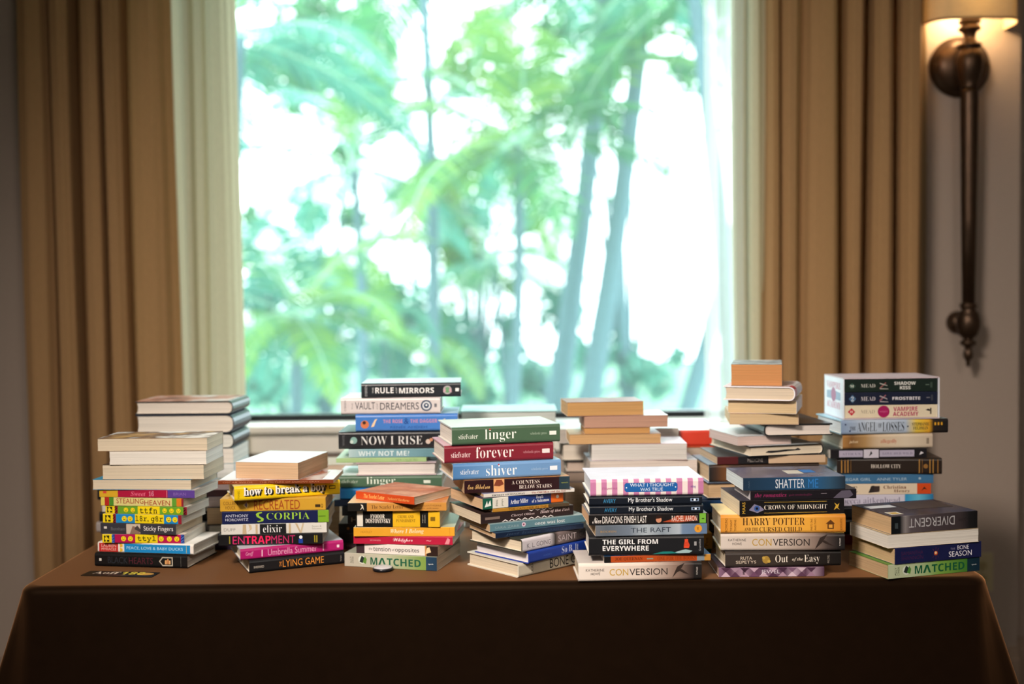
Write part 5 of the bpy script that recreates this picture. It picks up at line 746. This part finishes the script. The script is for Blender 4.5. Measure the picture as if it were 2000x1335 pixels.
# ------------------------------------------------------------------ boxed set on top of the far right pile
sx_, sy_, sz_, SA, SB, ST, syaw = (0.8134,0.3402,1.0202,0.209,0.135,0.09,1.5)
sl = empty('slipcase', (sx_, sy_, sz_), math.radians(syaw))
tag(sl, 'white open-fronted slipcase with pink lettering holding three spines, on the sky-lined blue hardcover', 'slipcase', None)
w = .0025
b = MB()
b.box(-SA/2, SA/2, -SB/2, SB/2, .0003, w, mi=1); b.box(-SA/2, SA/2, -SB/2, SB/2, ST-w, ST, mi=1)
b.box(-SA/2, -SA/2+w, -SB/2, SB/2, w, ST-w); b.box(SA/2-w, SA/2, -SB/2, SB/2, w, ST-w); b.box(-SA/2, SA/2, SB/2-w, SB/2, w, ST-w)
b.build('case', [cover_mat('#dfe4ee', .4), cover_mat('#c9b9c0', .4)], sl)
prepare_text([('VAMPIRE', 's'), ('ACADEMY', 's'), ('MEAD', 'r'), ('SHADOW', 'b'), ('KISS', 'b'), ('FROSTBITE', 'b'), ('VAMPIRE', 'b'), ('ACADEMY', 'b'), ('M', 's'), ('2', 's'), ('RB', 'b')])
def side_ink(name, verts, faces, col):
    obj(name, [(-SA/2-.0002-.00003*k_, SB/2-u*SB, v*ST) for u, v, k_ in verts], faces, print_mat(col), sl)
for t, v0, v1 in (('VAMPIRE', .70, .86), ('ACADEMY', .22, .38)):
    co, fs = GLYPHS[(t, 's')]; side_ink('lettering', [(.14+.72*p[0], v0+(v1-v0)*p[1], 0) for p in co], fs, '#c98aa2')
side_ink('printed_panel', [(.14, .44, 0), (.86, .44, 0), (.86, .62, 0), (.5, .66, 0), (.14, .62, 0)], [(0, 1, 2, 3, 4)], '#8fa6c0')
side_ink('printed_panel', [(.5+.13*math.cos(a), .55+.17*math.sin(a), 1) for a in np.linspace(0, 2*math.pi, 20, endpoint=False)], [tuple(range(20))], '#a3688a')
SPINES = [
 ('cream book with magenta title and red diamond, lowest inside the white slipcase', '#dccfb4', [('P', '#b3122e', [(.035, .5), (.075, .8), (.115, .5), (.075, .2)]), ('T', 'RB', .06, .09, .4, .6, '#e6cfc0', 'b', 0), ('T', 'MEAD', .175, .325, .36, .64, '#9c8f7a', 'r', 0), ('C', .42, .5, .47, '#a01a58'), ('T', 'vampire', .375, .465, .38, .62, '#c9608c', 'j', 0), ('T', 'VAMPIRE', .525, .785, .52, .86, '#ac1a58', 'b', 0), ('T', 'ACADEMY', .52, .795, .12, .46, '#ac1a58', 'b', 0), ('P', '#2a2420', [(.87, .6), (.9, .68), (.93, .6), (.93, .5), (.9, .52)]), ('R', .92, .935, .25, .75, '#4a4038')]),
 ('navy book with one-word white title, middle one inside the white slipcase', '#161d33', [('P', '#4a6a8c', [(.045, .5), (.085, .82), (.125, .5), (.085, .18)]), ('T', '2', .07, .1, .32, .68, '#c9d3dc', 's', 0), ('T', 'MEAD', .175, .33, .34, .66, '#cfcad0', 'r', 0), ('P', '#8c5a64', [(.37, .35), (.44, .8), (.45, .75), (.385, .3)]), ('P', '#a9a0a4', [(.38, .75), (.46, .5), (.46, .42), (.375, .66)]), ('P', '#a9a0a4', [(.38, .3), (.47, .25), (.47, .2), (.38, .22)]), ('T', 'FROSTBITE', .515, .815, .38, .62, '#e3e1e6', 'b', 0), ('R', .88, .92, .5, .58, '#6a6a74'), ('R', .93, .95, .3, .75, '#3c3f4a')]),
 ('dark green-black book with two-line white title, topmost inside the white slipcase', '#14231d', [('P', '#3f5a50', [(.04, .48), (.08, .72), (.12, .48), (.08, .24)]), ('T', 'M', .06, .1, .38, .58, '#d3d6cc', 's', 0), ('T', 'MEAD', .175, .33, .36, .64, '#cfcfc6', 'r', 0), ('P', '#8c5a58', [(.37, .3), (.44, .75), (.45, .7), (.385, .25)]), ('P', '#a9a8a0', [(.38, .72), (.46, .52), (.46, .46), (.375, .64)]), ('P', '#a9a8a0', [(.38, .3), (.47, .25), (.47, .2), (.38, .22)]), ('T', 'SHADOW', .535, .765, .54, .8, '#e6e6e2', 'b', 0), ('T', 'KISS', .595, .71, .18, .44, '#e6e6e2', 'b', 0), ('R', .87, .91, .5, .57, '#5a6a60'), ('R', .92, .945, .3, .72, '#37473e')]),
]
prepare_text([('vampire', 'j')])
inner = (ST - 2*w - .001)/3
ca, sa = math.cos(math.radians(syaw)), math.sin(math.radians(syaw))
for k, (lab, col, dec) in enumerate(SPINES):
    oy = -.002
    make_book((lab, 'boxed set in the slipcase', sx_ - oy*sa, sy_ + oy*ca, sz_ + w + .0004 + k*inner, syaw, SA-2*w-.002, SB-2*w-.004, inner-.0002, 0, 'S', col, col, '#dccdb4', None, dec, None, .35))

# ------------------------------------------------------------------ the garden outside
def leaf_mat(name, c0, c1, trans=.45):
    m, nt, b = new_mat(name)
    oi = node(nt, 'ShaderNodeObjectInfo'); geo = node(nt, 'ShaderNodeNewGeometry'); ad = node(nt, 'ShaderNodeMath', operation='ADD'); fr = node(nt, 'ShaderNodeMath', operation='FRACT')
    nt.links.new(oi.outputs['Random'], ad.inputs[0]); nt.links.new(geo.outputs['Random Per Island'], ad.inputs[1]); nt.links.new(ad.outputs[0], fr.inputs[0])
    mx = node(nt, 'ShaderNodeMix', data_type='RGBA'); mx.inputs[6].default_value = lin(c0); mx.inputs[7].default_value = lin(c1)
    nt.links.new(fr.outputs[0], mx.inputs[0]); nt.links.new(mx.outputs[2], b.inputs['Base Color'])
    b.inputs['Roughness'].default_value = .45
    tl = node(nt, 'ShaderNodeBsdfTranslucent'); nt.links.new(mx.outputs[2], tl.inputs[0])
    ms = node(nt, 'ShaderNodeMixShader'); ms.inputs[0].default_value = trans
    nt.links.new(b.outputs[0], ms.inputs[1]); nt.links.new(tl.outputs[0], ms.inputs[2]); nt.links.new(ms.outputs[0], nt.nodes['Material Output'].inputs[0])
    return m
LEAF = [leaf_mat('palm_leaf', '#2c6c48', '#549a58'), leaf_mat('palm_leaf', '#337c6a', '#5fa592'), leaf_mat('palm_leaf', '#4a8a44', '#88b04a')]
bark = rough_mat('palm_bark', '#5f7c86', .9, 14, .25, .3, .2, (1, 1, 5))
rachis_m = plain('#9cc4a8', .5, 'leaf_stalk')
lawn = rough_mat('lawn', '#5d8468', .95, 3, .25)
structure('ground', [(-14, 14, 1.45, 26, -.35, -.25)], lawn)

def frond_mesh(n, length, rise, droop, leaf, seed):
    """an arching stalk along +X with two ranks of leaflets; returns (stalk, leaflets) meshes"""
    rnd = random.Random(seed); pts = []; x = z = 0.0; a = rise
    for k in range(n+1):
        pts.append((x, z, a)); ds = length/n; x += ds*math.cos(a); z += ds*math.sin(a); a -= droop/n*(.4+1.2*k/n)
    V = []; F_ = []
    for k, (x, z, a) in enumerate(pts):
        r = .016*(1-.85*k/n); nx, nz = -math.sin(a), math.cos(a)
        V += [(x+nx*r, 0, z+nz*r), (x-nx*r*.5, r, z-nz*r*.5), (x-nx*r*.5, -r, z-nz*r*.5)]
    for k in range(n):
        for q in range(3): F_.append((3*k+q, 3*k+(q+1)%3, 3*k+3+(q+1)%3, 3*k+3+q))
    st = bpy.data.meshes.new('stalk'); st.from_pydata(V, [], F_); st.materials.append(rachis_m)
    V = []; F_ = []
    for k in range(int(n*.12), n+1):
        x, z, a = pts[k]; t = k/n
        ln = leaf*math.sin(math.pi*min(1, .16+.84*t)**.8)*rnd.uniform(.85, 1.1) + .05
        for s in (-1, 1):
            f = .55 + .5*t; dr = rnd.uniform(.25, .6)
            d = Vector((f*math.cos(a)-.15*math.sin(a), s*1.0, f*math.sin(a) + .12)).normalized()
            wv = Vector((math.cos(a), 0, math.sin(a)))
            wd = .021*rnd.uniform(.8, 1.2)
            p0 = Vector((x, 0, z)); p1 = p0 + d*ln*.5 + Vector((0, 0, -.03*dr)); p2 = p0 + d*ln + Vector((0, 0, -ln*dr*.55))
            b = len(V)
            V += [p0-wv*wd*.5, p0+wv*wd*.5, p1-wv*wd, p1+wv*wd, p2]
            F_ += [(b, b+1, b+3, b+2), (b+2, b+3, b+4)]
    lf = bpy.data.meshes.new('leaflets'); lf.from_pydata([tuple(v) for v in V], [], F_)
    return st, lf
FR = [frond_mesh(46, 2.0, .95, 1.5, .52, 1), frond_mesh(46, 1.8, .45, 1.35, .5, 2), frond_mesh(40, 1.7, .05, 1.25, .46, 3), frond_mesh(40, 1.5, -.3, .9, .42, 4)]
LF = {}
def leaflets(k, c):
    if (k, c) not in LF:
        me = FR[k][1].copy(); me.materials.append(LEAF[c]); LF[(k, c)] = me
    return LF[(k, c)]

def palm(base, crown, nf, size, label, color, seed, r=.06):
    rnd = random.Random(seed)
    root = empty('palm_tree', (base[0], base[1], -.25)); tag(root, label, 'palm tree', 'palms outside the window')
    o = Vector(root.location)
    b0, c0 = Vector(base) - o, Vector(crown) - o
    d = (c0 - b0) / max(.01, (c0.z - b0.z)); b0 = b0 - d*b0.z           # carry the lean down to the ground
    V = []; F_ = []; ns = 14
    for k in range(ns+1):
        t = k/ns; p = b0.lerp(c0, t) + Vector((.05*math.sin(3*t), 0, 0)); rr = r*(1.25-.45*t)*(1+.06*(k % 2))
        for q in range(10): V.append((p.x+rr*math.cos(q*.6283), p.y+rr*math.sin(q*.6283), p.z))
    for k in range(ns):
        for q in range(10): F_.append((k*10+q, k*10+(q+1)%10, (k+1)*10+(q+1)%10, (k+1)*10+q))
    obj('trunk', V, F_, bark, root, smooth=True)
    top = c0 + Vector((.05*math.sin(3), 0, 0))
    for k in range(nf):
        q = k/nf; kind = min(3, int(q*4)); az = k*2.399 + rnd.uniform(-.3, .3); s = size*rnd.uniform(.85, 1.12)
        fr = bpy.data.objects.new('frond', FR[kind][0]); link(fr, root)
        fr.location = top; fr.rotation_euler = (rnd.uniform(-.3, .3), rnd.uniform(-.15, .15), az); fr.scale = (s, s, s)
        lf = bpy.data.objects.new('leaflets', leaflets(kind, color if rnd.random() < .75 else (color+1) % 3)); link(lf, fr)
palm((-0.058,5.2,0.237), (0.046,5.2,2.29), 13, 0.85, 'palm with an upright yellow-green crown just left of the window centre', 2, 11, 0.035)
palm((0.308,6.5,0.481), (0.743,6.5,3.764), 9, 1, 'slim blue-grey trunked palm leaning right, right of the window centre', 1, 12, 0.075)
palm((0.53,6,0.598), (0.979,6,3.546), 8, 0.9, 'second leaning palm trunk just right of the slim blue-grey one', 0, 13, 0.07)
palm((-1.247,7,0.409), (-1.258,7,2.345), 9, 0.85, 'palm with a straight grey trunk in the left part of the garden', 1, 14, 0.04)
palm((-1.35,4.6,0.489), (-1.3,4.6,1.2), 11, 0.62, 'low palm with drooping fronds above the dark squared-capitals book', 1, 15, 0.04)
palm((1.241,4.4,0.635), (1.045,4.4,3.1), 10, 0.8, 'palm whose comb-like fronds enter at the upper right window corner', 0, 16, 0.05)
palm((1.23,6,0.517), (1.769,6,2.49), 6, 0.6, 'leaning trunk low at the right window edge', 1, 17, 0.06)
palm((-1.8,4.4,0.666), (-1.55,4.4,2.8), 9, 0.85, 'palm whose arching fronds fill the upper left window corner', 1, 18, 0.05)
palm((-0.6,6,0.498), (-0.62,6,3.75), 7, 0.95, 'tall palm behind the centre one with blue-green hanging fronds', 0, 19, 0.04)
palm((-0.084,9,0.102), (-0.192,9,1.713), 9, 0.9, 'far palm low behind the window centre', 0, 20, 0.035)
palm((-1.201,8,0.22), (-1.166,8,0.95), 10, 0.8, 'far low palm showing over the top of the tall window pile', 1, 21, 0.03)

def bush(loc, clumps, label, color, seed, leaf=.085):
    rnd = random.Random(seed)
    root = empty('leafy_tree', (loc[0], loc[1], -.25)); tag(root, label, 'tree', 'leafy trees outside the window')
    cl = [(x - loc[0], rnd.gauss(0, .35), z + .25, r) for x, z, r in clumps]
    picks = [c for c in cl for _ in range(int(260*(c[3]/.26)**2))]; nl = len(picks)
    V = []; F_ = []
    for k in range(nl):
        c = picks[k]; p = Vector((c[0]+rnd.gauss(0, .55)*c[3], c[1]+rnd.gauss(0, .55)*c[3], c[2]+rnd.gauss(0, .55)*c[3]))
        if p.z < .02: p.z = abs(p.z) + .02
        u = Vector((rnd.gauss(0, 1), rnd.gauss(0, 1), rnd.gauss(0, 1))).normalized(); v = u.orthogonal().normalized()
        s = leaf*rnd.uniform(.6, 1.3); b = len(V)
        V += [tuple(p-u*s), tuple(p+v*s*.4), tuple(p+u*s), tuple(p-v*s*.4)]; F_.append((b, b+1, b+2, b+3))
    fo = obj('foliage', V, F_, LEAF[color], root); fo['kind'] = 'stuff'
    b = MB()
    for c in cl:
        a = Vector((0, 0, 0)); e = Vector(c[:3]); m_ = Vector((e.x*.35, e.y*.35, max(.1, e.z*.6)))
        for p, q, r0, r1 in ((a, m_, .035, .02), (m_, e, .02, .006)):
            ax = (q-p).normalized(); u = ax.orthogonal().normalized(); v = ax.cross(u); i0 = len(b.v)
            vs_ = [tuple(p+(u*math.cos(t)+v*math.sin(t))*r0) for t in np.linspace(0, 6.283, 6, endpoint=False)] + [tuple(q+(u*math.cos(t)+v*math.sin(t))*r1) for t in np.linspace(0, 6.283, 6, endpoint=False)]
            b.add(vs_, [(i, (i+1)%6, 6+(i+1)%6, 6+i) for i in range(6)])
    b.build('branches', bark, root)
bush((-0.4,9.5), [(-0.63,2.1521,0.315),(-0.525,1.7321,0.2625),(-0.21,2.6246,0.315),(-0.735,2.6246,0.2625),(-0.525,3.6745,0.2625),(-0.21,4.042,0.2625),(0.0525,3.5696,0.2625),(0.21,3.0446,0.2363),(0.21,2.0996,0.1575),(0,1.4171,0.105)], 'dense bright green leafy tree behind the centre palms', 2, 31)
bush((-1.9,9.5), [(-1.68,2.782,0.1838),(-1.6275,2.1521,0.1313),(-2.1,3.4121,0.2625),(-2.31,3.9371,0.2625),(-1.89,4.042,0.315),(-2.52,3.7271,0.21),(-1.47,4.1471,0.2625),(-1.47,3.4646,0.2625),(-2.6775,2.1521,0.1313),(-1.995,2.1521,0.1575)], 'leafy tree high in the left of the window', 0, 32)
bush((1.2,9.5), [(0.525,4.042,0.2625),(0.42,3.4121,0.21),(0.8925,4.1471,0.1575),(0.7875,3.3071,0.21),(1.3125,3.8321,0.1575),(1.785,4.042,0.21),(1.785,3.5171,0.21),(1.05,3.0446,0.1575)], 'airy leafy tree high in the right of the window', 0, 37)
bush((-2.3,9.5), [(-1.89,1.6271,0.1575),(-2.52,1.3121,0.2625),(-2.205,0.997,0.315),(-2.625,0.7871,0.2625),(-1.785,0.7871,0.2625),(-2.415,0.472,0.21),(-1.995,0.4195,0.21)], 'pale leafy bush low at the left of the window', 1, 33)
bush((-1.1,9.5), [(-1.575,1.4171,0.2625),(-1.155,1.207,0.315),(-1.26,0.6821,0.2625),(-0.63,0.997,0.21),(-0.63,0.5771,0.2625)], 'pale bush low left of the window centre', 1, 34)
bush((0.5,9.5), [(0.4725,1.207,0.21),(0,0.6821,0.21),(0.7875,0.6821,0.1838),(1.3125,0.5771,0.1575),(1.7325,0.6821,0.105),(-0.3675,0.367,0.1838),(0.21,0.4195,0.1838),(0.525,0.6821,0.1575),(1.05,0.7346,0.147),(1.575,0.367,0.1575),(0,0.997,0.1313)], 'sparse pale bush low at the right of the window', 1, 36)
